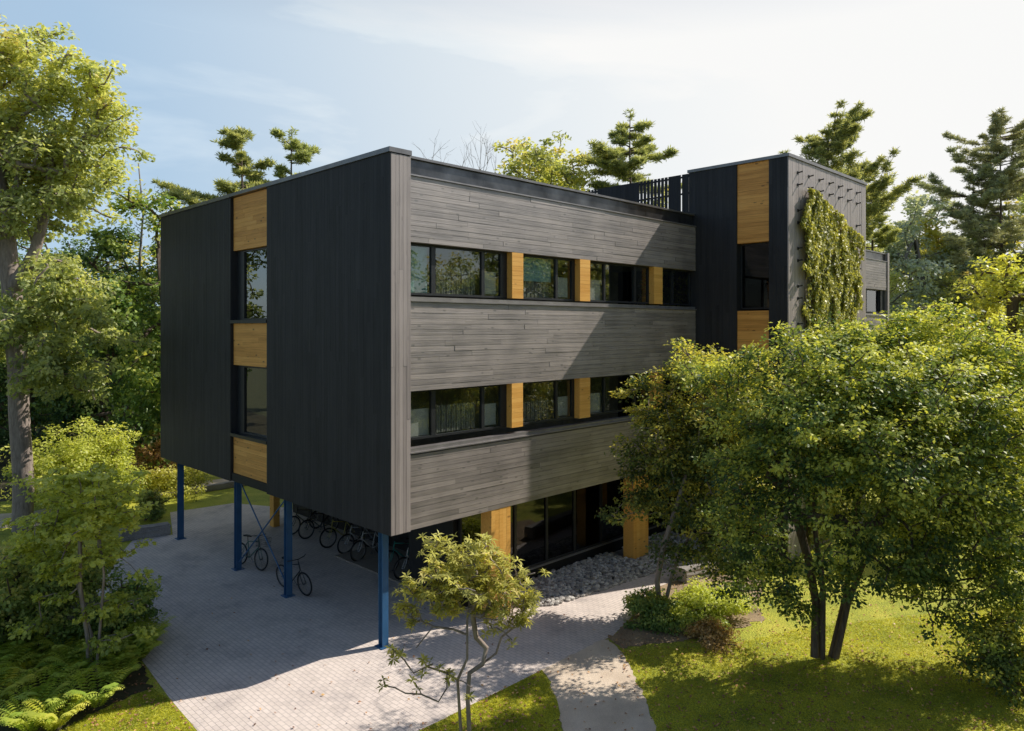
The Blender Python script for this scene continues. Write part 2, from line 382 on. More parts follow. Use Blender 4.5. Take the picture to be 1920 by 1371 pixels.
# lit facade windows: piers at the measured places
def facade_row(z0, z1, piers, row):
    for (p0, p1) in piers:
        mb = MB(); boards(mb, 'Y', 0.004, AX(p0), AX(p1), z0, z1, True, 0.128, 9, 0.02, 0.003, 0.004)
        mb.box(AX(p0)+.001, AX(p1)-.001, 0.03, 0.30, z0+0.001, z1-0.001, 0.6); mb.build('cedar_pier', M['cedar_x'], B)
    edges = [PIER+0.003]
    for p0, p1 in piers: edges += [AX(p0), AX(p1)]
    edges.append(XT-0.02)
    gy = 0.20; hh = z1-z0
    for k in range(0, len(edges), 2):
        a, c = edges[k]+0.002, edges[k+1]-0.002; w = c-a
        if k == 0:
            m1, m2 = AX(813, gy), AX(906, gy); jm = AX(938, gy)
            sh = [('slats', m1+0.1, m2-0.1, z0+0.06, z0+hh*0.62), ('beige', m2+0.12, jm-0.05, z0+0.1, z0+hh*0.56)]
            if row == 3: sh.append(('teal', a+0.06, m1-0.08, z0+0.06, z1-0.06))
            else: sh.append(('beige', a+0.06, m1-0.06, z0+0.06, z0+hh*0.60))
            window('Y', gy, a, c, z0, z1, [(m1, 0.13), (m2, 0.10), ((jm+c)/2, c-jm-0.03)], shades=sh)
        elif k == 2:
            m1 = AX(1044, gy); m2 = AX(1072, gy)
            sh = [('slats', a+0.08, m1-0.08, z0+0.06, z0+hh*0.5), ('beige', m1+0.1, m2-0.05, z0+0.1, z0+hh*0.55)]
            if row == 3: sh.append(('teal', a+0.07, m1-0.07, z0+hh*0.42, z1-0.06))
            window('Y', gy, a, c, z0, z1, [(m1, 0.09), ((m2+c)/2, c-m2-0.03)], shades=sh)
        elif k == 4:
            m1 = AX(1134, gy); m2 = AX(1191, gy)
            window('Y', gy, a, c, z0, z1, [(m1, 0.08), (m2, 0.10)], shades=[('beige', a+0.07, m1-0.07, z0+0.06, z0+hh*0.55)])
        else:
            window('Y', gy, a, c, z0, z1, [(a+w*0.45, 0.09)])
facade_row(zs['w3b']+0.0, zs['w3t'], ((960.7, 981.7), (1088, 1107), (1226.7, 1242.7)), 3)
facade_row(zs['w2b']+0.0, zs['s2b'], ((960.0, 981.0), (1087, 1107), (1225.7, 1242.7)), 2)
# windows beyond the tower
for z0, z1 in ((zs['w3b'], zs['w3t']), (zs['w2b'], zs['s2b'])):
    window('Y', 0.20, XTE+0.05, XE-0.9, z0, z1, [XTE+3, XTE+6, XTE+8.5, XTE+10.3])
    mb = MB(); mb.box(XE-0.9, XE-0.3, 0.12, 0.3, z0, z1); mb.build('cedar_pier', M['frame'], B)
# interior shell
mb = MB()
mb.box(0.5, XT, 3.4, 3.5, ZB+0.3, 11.2); mb.build('interior_wall', M['inner'], B)
for i, z in enumerate((zs['w3t']+0.12, zs['s2b']+0.12)):
    mb = MB(); mb.box(0.46, XT, 0.31, 3.39, z, z+0.1); mb.build('interior_ceiling', M['ceiling'], B)
for z in (zs['s2t']-0.9, zs['s1t']-0.9):
    mb = MB(); mb.box(0.46, XT, 0.31, 3.39, z, z+0.1); mb.build('interior_floor', M['inner'], B)
# roof, soffit, far walls
mb = MB(); mb.box(0.31, XE, 0.41, Y2-0.01, 11.20, 11.28); mb.build('roof', M['roof'], B)
mb = MB(); mb.box(0.03, XE, 0.032, Y2-0.01, ZB+0.012, ZB+0.25); mb.build('soffit', M['black'], B)
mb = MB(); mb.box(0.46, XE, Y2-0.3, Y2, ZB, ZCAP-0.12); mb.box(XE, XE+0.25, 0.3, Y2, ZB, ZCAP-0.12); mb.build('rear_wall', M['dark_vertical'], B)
# ground floor
GY = 1.15; WX = 5.0
mb = MB(); mb.box(WX, WX+0.2, 3.2, Y2-0.4, 0, ZB+0.01); mb.box(2.95, WX+0.2, 3.0, 3.198, 0, ZB+0.01); mb.box(2.95, 3.1, GY+0.1, 2.998, 0, ZB+0.01)
mb.box(3.1, XT, GY-0.02, GY+0.16, 0, 0.42); mb.box(WX+0.2, XE, 7.5, 7.7, 0, ZB+0.01); mb.box(XTE, XE, 0.5, 0.7, 0, ZB+0.01)
mb.build('ground_floor_wall', M['black'], B)
mb = MB(); mb.box(3.1, XT, GY-0.05, GY+0.12, 0.422, 0.47); mb.build('sill', M['sill'], B)
gm = [AX(px, GY) for px in (912, 967, 1026, 1078, 1128, 1180)]
window('Y', GY, 3.12, XT-0.05, 0.472, ZB+0.005, [(g, 0.09) for g in gm], glass='glass_dark', name='shopfront_window')
mb = MB(); mb.box(3.1, XT, GY+0.2, 7.4, 0.02, 0.06); mb.build('interior_floor', M['inner'], B)
for p0, p1 in ((922.5, 958.5), (1189, 1217)):
    x0, x1 = AX(p0), AX(p1); mb = MB()
    n = 5
    for i in range(n): mb.box(x0+(x1-x0)*i/n, x0+(x1-x0)*(i+1)/n-0.004, 0.02+rng.uniform(0, .004), 0.05, 0.03, ZB+0.01, rng.random())
    mb.box(x0+.001, x1-.001, 0.052, 0.42, 0.02, ZB+0.011, 0.5); mb.build('cedar_column', M['cedar_x'], B)
mb = MB(); mb.box(3.35, 3.6, 12.1, 12.4, 0.02, ZB+0.01); mb.build('cedar_column', M['cedar_x'], B)
# --- stair tower
def ty(px): return AY(px, XT)
ya, yb = ty(1381), ty(1441.5)
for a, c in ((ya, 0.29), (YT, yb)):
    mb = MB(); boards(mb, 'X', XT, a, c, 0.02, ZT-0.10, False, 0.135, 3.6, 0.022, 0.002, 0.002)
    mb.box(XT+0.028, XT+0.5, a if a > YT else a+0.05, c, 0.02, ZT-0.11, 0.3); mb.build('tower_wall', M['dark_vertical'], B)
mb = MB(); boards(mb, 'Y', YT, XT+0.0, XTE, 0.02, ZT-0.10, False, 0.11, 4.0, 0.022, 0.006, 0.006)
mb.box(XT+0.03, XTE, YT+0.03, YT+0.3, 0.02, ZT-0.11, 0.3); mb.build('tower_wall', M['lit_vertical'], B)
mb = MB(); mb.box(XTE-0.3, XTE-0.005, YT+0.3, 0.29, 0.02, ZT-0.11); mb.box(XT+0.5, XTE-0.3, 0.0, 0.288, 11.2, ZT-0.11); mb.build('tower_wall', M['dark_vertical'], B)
mb = MB(); mb.box(XT-0.04, XTE+0.04, YT-0.04, 0.33, ZT-0.10, ZT); mb.build('tower_coping', M['coping'], B)
dt = dep(XT, yb); zt_ = lambda y: Z(y, dt)
for a, c in ((zt_(451.6), ZT-0.10), (zt_(582)-1.9, zt_(582)), (0.5, 2.2)):
    mb = MB(); boards(mb, 'X', XT+0.05, yb+0.002, ya-0.002, a, c, True, 0.135, 2.6, 0.02, 0.003, 0.004)
    mb.box(XT+0.078, XT+0.4, yb+0.004, ya-0.004, a+0.002, c-0.002, 0.3); mb.build('cedar_panel', M['cedar_y'], B)
window('X', XT+0.25, yb+0.01, ya-0.01, zt_(579), zt_(452), [], fw=0.05, glass='glass_dark')
window('X', XT+0.25, yb+0.01, ya-0.01, 2.3, zt_(582)-1.92, [], fw=0.05, glass='glass_dark')
# --- roof screen of upright boards, with open groups
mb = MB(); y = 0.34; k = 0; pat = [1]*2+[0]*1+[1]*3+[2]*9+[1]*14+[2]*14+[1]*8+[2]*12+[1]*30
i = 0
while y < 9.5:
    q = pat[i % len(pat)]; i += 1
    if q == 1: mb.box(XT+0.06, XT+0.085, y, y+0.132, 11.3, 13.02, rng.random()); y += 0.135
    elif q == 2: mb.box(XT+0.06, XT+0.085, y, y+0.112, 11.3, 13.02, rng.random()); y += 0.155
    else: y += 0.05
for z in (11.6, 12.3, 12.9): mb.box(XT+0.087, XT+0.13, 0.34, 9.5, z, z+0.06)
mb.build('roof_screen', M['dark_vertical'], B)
# --- steel columns and bracing
def column(x, y):
    mb = MB(); h = ZB+0.01; w = 0.085
    mb.box(x-w, x+w, y-w, y-w+0.018, 0.03, h); mb.box(x-w, x+w, y+w-0.018, y+w, 0.03, h); mb.box(x-0.008, x+0.008, y-w+0.018, y+w-0.018, 0.03, h)
    mb.box(x-0.15, x+0.15, y-0.15, y+0.15, 0.006, 0.03); mb.box(x-0.13, x+0.13, y-0.13, y+0.13, h-0.02, h+0.004)
    return mb.build('steel_column', M['blue'], B)
CXP = 0.33; cy = [0.70, 5.29, 8.48, 13.1]
for y in cy: column(CXP, y)
for s in (0, 1):
    mb = MB(); a, c = cy[1]+0.1, cy[2]-0.1
    mb.tube([(CXP+0.03*s, a if s else c, 0.25), (CXP+0.03*s, c if s else a, ZB-0.1)], 0.022, 8)
    mb.build('brace', M['blue'], B)

# --- trellis pegs on the tower
TR = tag(empty('peg_trellis', (XT, YT, 0)), 'grid of black steel pegs standing off the sunlit grey tower wall', 'trellis')
for r_ in range(16):
    z = 12.62-0.02-r_*0.62+(0.22 if r_ % 2 else 0)
    for c_ in range(7):
        x = 0.72+c_*0.86
        if r_ > 1 and 1 <= c_ <= 5: continue
        mb = MB(); mb.tube([(x, 0.0, z), (x, -0.12, z+0.015), (x+0.015, -0.15, z+0.02)], [0.022, 0.022, 0.03], 6)
        mb.box(x-0.05, x+0.05, -0.012, -0.001, z-0.05, z+0.05)
        mb.build('peg', M['peg'], TR)

# ---------------------------------------------------------------- foliage
def leaf_arrays(C, size, aspect, nrm, axis, fold=0.25):
    """C centres, nrm leaf normals, axis long direction (all Nx3), size N"""
    axis = axis - nrm*np.sum(axis*nrm, 1, keepdims=True)
    axis /= np.linalg.norm(axis, axis=1, keepdims=True)+1e-9
    side = np.cross(nrm, axis)
    L = size[:, None]; W = L*aspect
    v0 = C-axis*L*0.5
    v1 = C+side*W*0.5+nrm*L*fold*0.35-axis*L*0.02
    v2 = C+axis*L*0.5-nrm*L*fold*0.3
    v3 = C-side*W*0.5+nrm*L*fold*0.35-axis*L*0.02
    return np.stack([v0, v1, v2, v3], 1).reshape(-1, 3)
def quad_mesh(name, V, tint):
    n = len(V)//4
    me = bpy.data.meshes.new(name)
    me.vertices.add(4*n); me.vertices.foreach_set('co', V.astype(np.float32).ravel())
    me.loops.add(4*n); me.loops.foreach_set('vertex_index', np.arange(4*n, dtype=np.int32))
    me.polygons.add(n); me.polygons.foreach_set('loop_start', np.arange(0, 4*n, 4, dtype=np.int32))
    at = me.attributes.new('tint', 'FLOAT', 'POINT'); at.data.foreach_set('value', np.repeat(np.clip(tint, 0, 1), 4).astype(np.float32))
    me.update(calc_edges=True)
    return me
def unit(v): return v/(np.linalg.norm(v, axis=1, keepdims=True)+1e-9)

def skeleton(rg, stems, pts, joints=2, jitter=0.10, upbias=0.35):
    """stems: list of polylines from the ground. pts: twig ends. returns nodes, parents"""
    nodes = []; par = []
    for st in stems:
        prev = -1
        for p in st:
            nodes.append(np.array(p, float)); par.append(prev); prev = len(nodes)-1
    base = np.array(stems[0][-1])
    order = np.argsort(np.linalg.norm(pts-base, axis=1))
    arr = np.zeros((len(nodes)+len(pts)*(joints+1)+5, 3)); n = len(nodes)
    arr[:n] = np.array(nodes); par = list(par)
    lowz = min(st[0][2] for st in stems)+0.25*(base[2]-stems[0][0][2])
    ends = []
    for idx in order:
        p = pts[idx]
        d = arr[:n]-p
        dist = np.linalg.norm(d, axis=1)
        cost = dist+upbias*np.maximum(0, d[:, 2])+3.0*(arr[:n, 2] < lowz)
        j = int(np.argmin(cost)); a = arr[j]; prev = j
        L = dist[j]
        for q in range(1, joints+1):
            f = q/(joints+1)
            m = a+(p-a)*f+rg.normal(0, jitter*L/ (joints+1), 3)
            m[2] += 0.06*L*math.sin(f*math.pi)
            arr[n] = m; par.append(prev); prev = n; n += 1
        arr[n] = p; par.append(prev); ends.append(n); n += 1
    return arr[:n], par, ends
def branch_mesh(name, nodes, par, stem_r, tip_r=0.012, power=0.5, sides=6, minr=0.0, floor=None):
    n = len(nodes); cnt = np.zeros(n)
    kids = [[] for _ in range(n)]
    for i, p in enumerate(par):
        if p >= 0: kids[p].append(i)
    for i in range(n-1, -1, -1):
        if not kids[i]: cnt[i] = 1
        if par[i] >= 0: cnt[par[i]] += cnt[i]
    # par index always lower than child, counts valid
    mx = max(cnt[i] for i, p in enumerate(par) if p < 0)
    rad = tip_r+(stem_r-tip_r)*(cnt/mx)**power
    if floor is not None:
        for i, r_ in enumerate(floor): rad[i] = max(rad[i], r_)
    mb = MB()
    starts = [i for i, p in enumerate(par) if p < 0]
    stack = [(s, None) for s in starts]
    while stack:
        s, frm = stack.pop()
        chain = ([frm] if frm is not None else [])+[s]; cur = s
        while kids[cur]:
            ks = sorted(kids[cur], key=lambda k: -cnt[k])
            for k in ks[1:]: stack.append((k, cur))
            cur = ks[0]; chain.append(cur)
        if len(chain) > 1:
            r = [rad[c] for c in chain]
            if frm is not None: r[0] = min(rad[frm], rad[s]*1.15)
            if max(r) >= minr:
                mb.tube([nodes[c] for c in chain], r, sides if max(r) > 0.05 else 4, cap=False)
    return mb.mesh(name, True), rad
def sample_blobs(rg, blobs, n, shell=0.45):
    w = np.array([b[3]*b[4]*b[5] for b in blobs])**0.8; w /= w.sum()
    out = []
    for _ in range(n):
        b = blobs[rg.choice(len(blobs), p=w)]
        d = rg.normal(size=3); d /= np.linalg.norm(d)
        r = rg.random()**shell
        if rg.random() < .09: r = rg.uniform(1.05, 1.4)
        out.append([b[0]+d[0]*r*b[3], b[1]+d[1]*r*b[4], b[2]+d[2]*r*b[5]])
    return np.array(out)
def cluster_leaves(rg, centers, per, spread, size, aspect, tintbase, crown_c, flat=0.6, up=0.6, tvar=0.16, droop=0.2):
    k = len(centers); n = k*per
    ci = np.repeat(np.arange(k), per)
    off = rg.normal(size=(n, 3)); off *= (rg.random((n, 1))**0.4)/np.linalg.norm(off, axis=1, keepdims=True)
    sp = np.asarray(spread if hasattr(spread, '__len__') else np.full(k, spread))*rg.uniform(0.65, 1.3, k)
    off *= sp[ci][:, None]; off[:, 2] *= flat
    C = centers[ci]+off
    out = unit(C-np.asarray(crown_c)); 
    nrm = unit(rg.normal(size=(n, 3))*0.55+out*0.35+np.array([0, 0, up]))
    ax = unit(off+rg.normal(size=(n, 3))*0.25*sp.mean()+out*0.1-np.array([0, 0, droop*sp.mean()]))
    sz = size*rg.uniform(0.65, 1.25, n)
    ct = rg.normal(0, tvar, k)
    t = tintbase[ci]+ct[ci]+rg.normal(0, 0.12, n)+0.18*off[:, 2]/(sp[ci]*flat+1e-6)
    return leaf_arrays(C, sz, aspect, nrm, ax), t
def make_tree(name, label, cat, loc, stems, blobs, ncl, per, spread, size, aspect, leafm, barkm, stem_r, seed, group=None,
              shell=0.45, flat=0.6, up=0.6, tip_r=0.012, sides=7, joints=2, tvar=0.16, minr=0.0):
    rg = np.random.default_rng(seed)
    pts = sample_blobs(rg, blobs, ncl, shell)
    pts = pts[pts[:, 2] > min(0.35, 0.10*pts[:, 2].max())]
    root = tag(empty(name, loc), label, cat, group)
    nodes, par, ends = skeleton(rg, stems, pts, joints)
    fl = [stem_r*(.85-.55*i/(len(st)-1)) for st in stems for i in range(len(st))]
    bm_, rad = branch_mesh(name+'_wood', nodes, par, stem_r, tip_r, sides=sides, minr=minr, floor=fl)
    link_mesh('trunk', bm_, barkm, root)
    cc = np.mean([b[:3] for b in blobs], axis=0)
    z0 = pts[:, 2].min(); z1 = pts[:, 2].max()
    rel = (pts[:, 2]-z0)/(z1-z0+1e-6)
    tb = 0.22+0.42*rel  # sunlit top and shaded lower crown put into the leaf tint
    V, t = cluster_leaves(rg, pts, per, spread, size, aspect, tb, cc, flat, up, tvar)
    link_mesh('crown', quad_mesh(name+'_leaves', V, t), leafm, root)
    return root

def blobs_from(rg, c, r, n, sub):
    """irregular crown: n lobes of relative size sub inside an ellipsoid c, r"""
    out = []
    for i in range(n):
        d = rg.normal(size=3); d /= np.linalg.norm(d); f = rg.uniform(0.45, 0.95)*(1-sub)
        s = sub*rg.uniform(0.75, 1.25)
        out.append((c[0]+d[0]*r[0]*f*1.2, c[1]+d[1]*r[1]*f*1.2, c[2]+d[2]*r[2]*f*1.2, r[0]*s, r[1]*s, r[2]*s*0.8))
    return out
def vz(px, py, depth): x, y = P(px, depth); return (x, y, Z(py, depth))

# right foreground many-stemmed tree ------------------------------------------------------------
rg = np.random.default_rng(11)
bx, by = G(1545, 1235)
def loc_(px, py, depth):
    q = vz(px, py, depth); return (q[0]-bx, q[1]-by, q[2])
DR = 16.6
stems = [[loc_(1527, 1232, DR-0.1), loc_(1530, 1130, DR), loc_(1516, 1050, DR-.1), loc_(1490, 960, DR-.4), loc_(1450, 860, DR-.8)],
         [loc_(1541, 1236, DR), loc_(1543, 1100, DR-.2), loc_(1526, 980, DR-.3), loc_(1530, 850, DR-.5), loc_(1545, 740, DR-.6)],
         [loc_(1566, 1238, DR), loc_(1590, 1130, DR), loc_(1625, 1040, DR+.1), loc_(1650, 950, DR+.1), loc_(1690, 860, DR+.2), loc_(1740, 780, DR+.4)],
         [loc_(1558, 1236, DR+.1), loc_(1585, 1120, DR+.3), loc_(1600, 1000, DR+.4), loc_(1620, 880, DR+.5), loc_(1610, 760, DR+.6)]]
def bl(px, py, d, rx, rz, ry=None):
    q = loc_(px, py, d); return (q[0], q[1], q[2], rx, ry or rx, rz)
DA = 15.5; DN = 19.3
rb = [bl(1470, 1110, DA+.2, .55, .28), bl(1640, 1090, DA-.3, .5, .25), bl(1570, 1120, DA-.3, .4, .15), bl(1480, 628, DA+.3, .45, .18), bl(1385, 672, DA+.3, .45, .18), bl(1610, 612, DA+.8, .5, .2), bl(1700, 598, DA+1, .5, .2), bl(1780, 585, DA+1, .55, .22), bl(1860, 612, DA+1, .5, .2), bl(1320, 690, DA+1, .4, .15), bl(1290, 655, DN, .3, .15), bl(1400, 870, DA+.5, .9, .6), bl(1370, 950, DA+.6, .8, .5), bl(1490, 1060, DA-.2, .7, .35), bl(1610, 1030, DA-.3, .8, .35), bl(1560, 1090, DA-.4, .5, .25), bl(1330, 700, DA+.2, .9, .35), bl(1700, 1060, DA-.2, .8, .4), bl(1560, 1000, DA-.4, .8, .4), bl(1500, 960, DA-.6, .8, .4), bl(1650, 980, DA+.2, .8, .35), bl(1600, 700, DA-.3, 1.4, .9), bl(1700, 720, DA-.6, 1.4, .9), bl(1840, 760, DA-.8, 1.4, 1.0), bl(1530, 800, DA-1.2, 1.2, .9), bl(1700, 860, DA-1.4, 1.3, .9), bl(1840, 930, DA-1.2, 1.2, .9), bl(1600, 880, DA+.3, 1.2, .8), bl(1770, 1000, DA+.9, 1.3, .8), bl(1900, 1050, DA+1, 1.3, .9), bl(1560, 1060, DA+1.2, .7, .3), bl(1810, 1180, DA-.3, .8, .35), bl(1690, 1100, DA+.3, .6, .35), bl(1420, 830, DA, 1.0, .7), bl(1400, 730, DA+.3, 1.1, .65), bl(1500, 690, DA, 1.3, .7), bl(1570, 655, DA+.5, 1.1, .55), bl(1470, 800, DA-.4, 1.1, .7), bl(1560, 760, DA-.3, 1.3, .8),
      bl(1650, 660, DA+.9, 1.3, .7), bl(1740, 630, DA+1, 1.3, .65), bl(1820, 660, DA+1, 1.3, .75), bl(1910, 700, DA+1, 1.4, .85), bl(1640, 790, DA-.4, 1.4, .9), bl(1960, 760, DA+1, 1.4, 1.0),
      bl(1750, 780, DA-.2, 1.4, .9), bl(1860, 830, DA, 1.4, .9), bl(1440, 930, DA, .9, .55), bl(1390, 1000, DA+.3, .8, .5), bl(1540, 880, DA-.6, 1.1, .6), bl(1660, 900, DA-.8, 1.1, .6),
      bl(1780, 930, DA-.3, 1.3, .7), bl(1890, 980, DA, 1.3, .8), bl(1740, 1030, DA-.2, 1.0, .5), bl(1860, 1090, DA, 1.1, .6), bl(1780, 1110, DA+.2, .9, .4), bl(1930, 1150, DA, .9, .5), bl(1440, 1060, DA+.6, .8, .42),
      bl(1480, 1130, DA+.9, .6, .3), bl(1400, 1110, DA+.9, .6, .3), bl(1720, 760, DA+1.3, 1.6, 1.0), bl(1840, 850, DA+1.6, 1.7, 1.1), bl(1600, 740, DA+.6, 1.3, .8), bl(1650, 640, DA+.8, 1.2, .5), bl(1350, 780, DA-.3, .7, .4), bl(1370, 870, DA-.5, .6, .35)]
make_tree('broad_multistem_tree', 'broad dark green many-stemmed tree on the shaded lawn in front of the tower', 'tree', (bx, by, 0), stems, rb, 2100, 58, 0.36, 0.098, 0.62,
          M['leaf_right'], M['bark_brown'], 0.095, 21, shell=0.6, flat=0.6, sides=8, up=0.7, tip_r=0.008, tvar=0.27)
# slimmer tree at its left, nearer the wall
DN = 18.9
bx, by = G(1240, 1152)
stems = [[loc_(1238, 1150, 19.2)[:2]+(0.0,), loc_(1232, 1090, DN), loc_(1245, 1020, DN), loc_(1275, 930, DN+.2), loc_(1300, 850, DN+.5)],
         [loc_(1243, 1150, 19.2)[:2]+(0.0,), loc_(1262, 1070, DN), loc_(1300, 990, DN+.2), loc_(1345, 900, DN+.5)]]
nb = [bl(1400, 760, DN-1.0, .8, .5), bl(1370, 690, DN-.6, .8, .35), bl(1420, 960, DN-.8, .6, .5), bl(1400, 720, DN+.8, .9, .6), bl(1330, 700, DN+.9, .9, .5), bl(1220, 800, DN+.6, .8, .45), bl(1260, 700, DN+.6, .7, .3), bl(1200, 905, DN+.6, .5, .3), bl(1290, 820, DN+.8, 1.4, .8), bl(1350, 760, DN+.8, 1.3, .8), bl(1250, 760, DN+1, .9, .5), bl(1210, 720, DN+1, .6, .3), bl(1300, 690, DN+1, .8, .45), bl(1280, 650, DN+1, .35, .2), bl(1240, 880, DN+.6, 1.1, .6),
      bl(1320, 900, DN+.4, 1.2, .8), bl(1370, 850, DN+.2, 1.2, .9), bl(1210, 940, DN+.5, .7, .35), bl(1160, 965, DN+.6, .55, .2), bl(1270, 960, DN+.2, .9, .5), bl(1350, 980, DN, 1.1, .6), bl(1195, 860, DN+.7, .6, .25), bl(1330, 1050, DN-.3, .8, .4), bl(1280, 1030, DN, .6, .3), bl(1400, 1060, DN-.6, .9, .5), bl(1170, 735, DN+1, .4, .15)]
make_tree('slender_leafy_tree', 'slimmer leafy tree between the stone bed and the broad many-stemmed tree', 'tree', (bx, by, 0), stems, nb, 800, 58, 0.40, 0.105, 0.62,
          M['leaf_right'], M['bark_pale'], 0.07, 22, shell=0.6, flat=0.55, sides=8, up=0.7, tip_r=0.008, tvar=0.27)

# tall oak at the left edge ----------------------------------------------------------------------
DL = 27.0
bx, by = P(42, DL)
stems = [[loc_(42, 1005, DL)[:2]+(0.0,), loc_(44, 900, DL), loc_(36, 780, DL), loc_(34, 690, DL), loc_(24, 600, DL), loc_(22, 540, DL), loc_(8, 430, DL), loc_(-10, 300, DL)],
         [loc_(22, 545, DL), loc_(48, 505, DL-.2), loc_(66, 470, DL-.3), loc_(90, 380, DL), loc_(100, 250, DL)]]
lb = [bl(-60, 130, DL, 2.2, 1.4), bl(20, 110, DL, 1.9, 1.3), bl(100, 170, DL, 1.8, 1.2), bl(170, 160, DL, 1.1, .9), bl(200, 210, DL, .9, 1.2), bl(120, 280, DL, 2.0, 1.3), bl(0, 260, DL, 2.2, 1.5),
      bl(215, 290, DL, .7, .6), bl(190, 330, DL, .8, .5), bl(40, 380, DL, 2.0, 1.2), bl(130, 380, DL-.6, 1.0, .7), bl(-40, 430, DL, 1.8, 1.2), bl(110, 520, DL-.8, 1.5, 1.0), bl(70, 600, DL-.8, 1.5, 1.1),
      bl(160, 590, DL-.5, 1.1, .7), bl(200, 640, DL, .8, .5), bl(110, 680, DL-.6, 1.6, .8), bl(-20, 640, DL, 1.6, 1.0), bl(150, 730, DL, 1.1, .5), bl(40, 730, DL-.9, .9, .5), bl(-50, 300, DL+1.5, 2.2, 3), bl(120, 330, DL+1.5, 1.8, 2.2)]
make_tree('tall_oak_tree', 'tall pale green oak with grey forked trunk at the left edge', 'tree', (bx, by, 0), stems, lb, 1000, 62, 0.52, 0.20, 0.55,
          M['leaf_oak'], M['bark_pale'], 0.34, 31, shell=0.5, flat=0.65, sides=10, tip_r=0.015)

# rhododendron-like small tree in front ------------------------------------------------------------
DF = 12.6
bx, by = P(872, DF)
def sm(l): return [loc_(a, b, c) for a, b, c in l]
z_ = 1433
stems = [sm([(884, z_, DF), (880, 1371, DF), (877, 1310, DF), (880, 1262, DF+.02), (905, 1245, DF+.1), (912, 1215, DF+.1), (893, 1195, DF+.1), (886, 1155, DF)]),
         sm([(868, z_, DF), (864, 1371, DF), (858, 1275, DF), (876, 1235, DF), (876, 1165, DF), (885, 1090, DF)]),
         sm([(859, 1276, DF), (838, 1262, DF-.1), (800, 1250, DF-.2), (775, 1262, DF-.2)]),
         sm([(838, 1262, DF-.1), (838, 1290, DF-.2), (822, 1316, DF-.25), (790, 1302, DF-.3), (760, 1300, DF-.3)]),
         sm([(903, 1246, DF+.1), (930, 1225, DF+.2), (940, 1195, DF+.2), (965, 1175, DF+.2)]),
         sm([(876, 1190, DF), (850, 1180, DF-.1), (812, 1175, DF-.2), (780, 1215, DF-.3)])]
fb = [bl(850, 1040, DF, .35, .2), bl(900, 1035, DF, .38, .2), bl(935, 1050, DF, .3, .18), bl(830, 1085, DF, .4, .22), bl(890, 1090, DF, .5, .3), bl(950, 1090, DF, .4, .25), bl(985, 1130, DF, .25, .2),
      bl(780, 1110, DF, .25, .18), bl(760, 1140, DF, .2, .12), bl(840, 1130, DF, .38, .2), bl(920, 1140, DF, .42, .22), bl(880, 1060, DF+.5, .45, .3), bl(980, 1160, DF, .18, .14), bl(940, 1175, DF, .22, .12), bl(860, 1090, DF-.45, .4, .28),
      bl(770, 1160, DF, .18, .12), bl(815, 1020, DF, .15, .1), bl(1005, 1075, DF, .12, .1)]
rgf = np.random.default_rng(41)
pts = sample_blobs(rgf, fb, 300, 0.75)
pts = np.vstack([pts, np.array([loc_(a, b, DF-.25) for a, b in ((730, 1212), (752, 1232), (790, 1255), (812, 1245), (838, 1268), (778, 1280), (722, 1285), (735, 1230), (845, 1262), (960, 1200), (885, 1290))])])
root = tag(empty('rhododendron_tree', (bx, by, 0)), 'small crooked two-stemmed tree with long yellowing leaf whorls in the foreground', 'tree')
nodes, par, ends = skeleton(rgf, stems, pts, 3, 0.16, 0.5)
fl = [.042-.003*i for i in range(8)]+[.04-.004*i for i in range(6)]+[.018, .015, .013, .011]+[.014, .012, .011, .010, .009]+[.015, .013, .011, .009]+[.014, .012, .010, .008]
bm_, _ = branch_mesh('rhododendron_wood', nodes, par, 0.05, 0.006, 0.45, 8, floor=fl)
link_mesh('trunk', bm_, M['bark_pale'], root)
# whorls
Cs = []; Ns = []; Ax = []; T = []
for p in pts:
    for w in range(rgf.integers(2, 4)):
        c = p+rgf.normal(0, 0.07, 3); tw = rgf.uniform(0.25, 1.0); n = rgf.integers(8, 13)
        tw = 1.0 if (tw > 0.97) else 0.2+0.65*tw
        tl = unit(np.array([[rgf.normal(0, .35), rgf.normal(0, .35), 1.0]]))[0]
        for k in range(n):
            a = 2*math.pi*k/n+rgf.normal(0, .15)
            e = unit(np.array([[math.cos(a), math.sin(a), 0]]))[0]
            e = e-tl*e.dot(tl); e /= np.linalg.norm(e)
            el = rgf.uniform(-0.45, 0.55)
            d = e*math.cos(el)+tl*math.sin(el)
            nn = tl*math.cos(el)-e*math.sin(el)
            Cs.append(c+d*0.065); Ns.append(nn); Ax.append(d); T.append(tw+rgf.normal(0, .1)+0.12*(p[2]-3.2))
V = leaf_arrays(np.array(Cs), rgf.uniform(0.10, 0.16, len(Cs)), 0.27, np.array(Ns), np.array(Ax), 0.3)
link_mesh('crown', quad_mesh('rhododendron_leaves', V, np.array(T)), M['leaf_rhodo'], root)

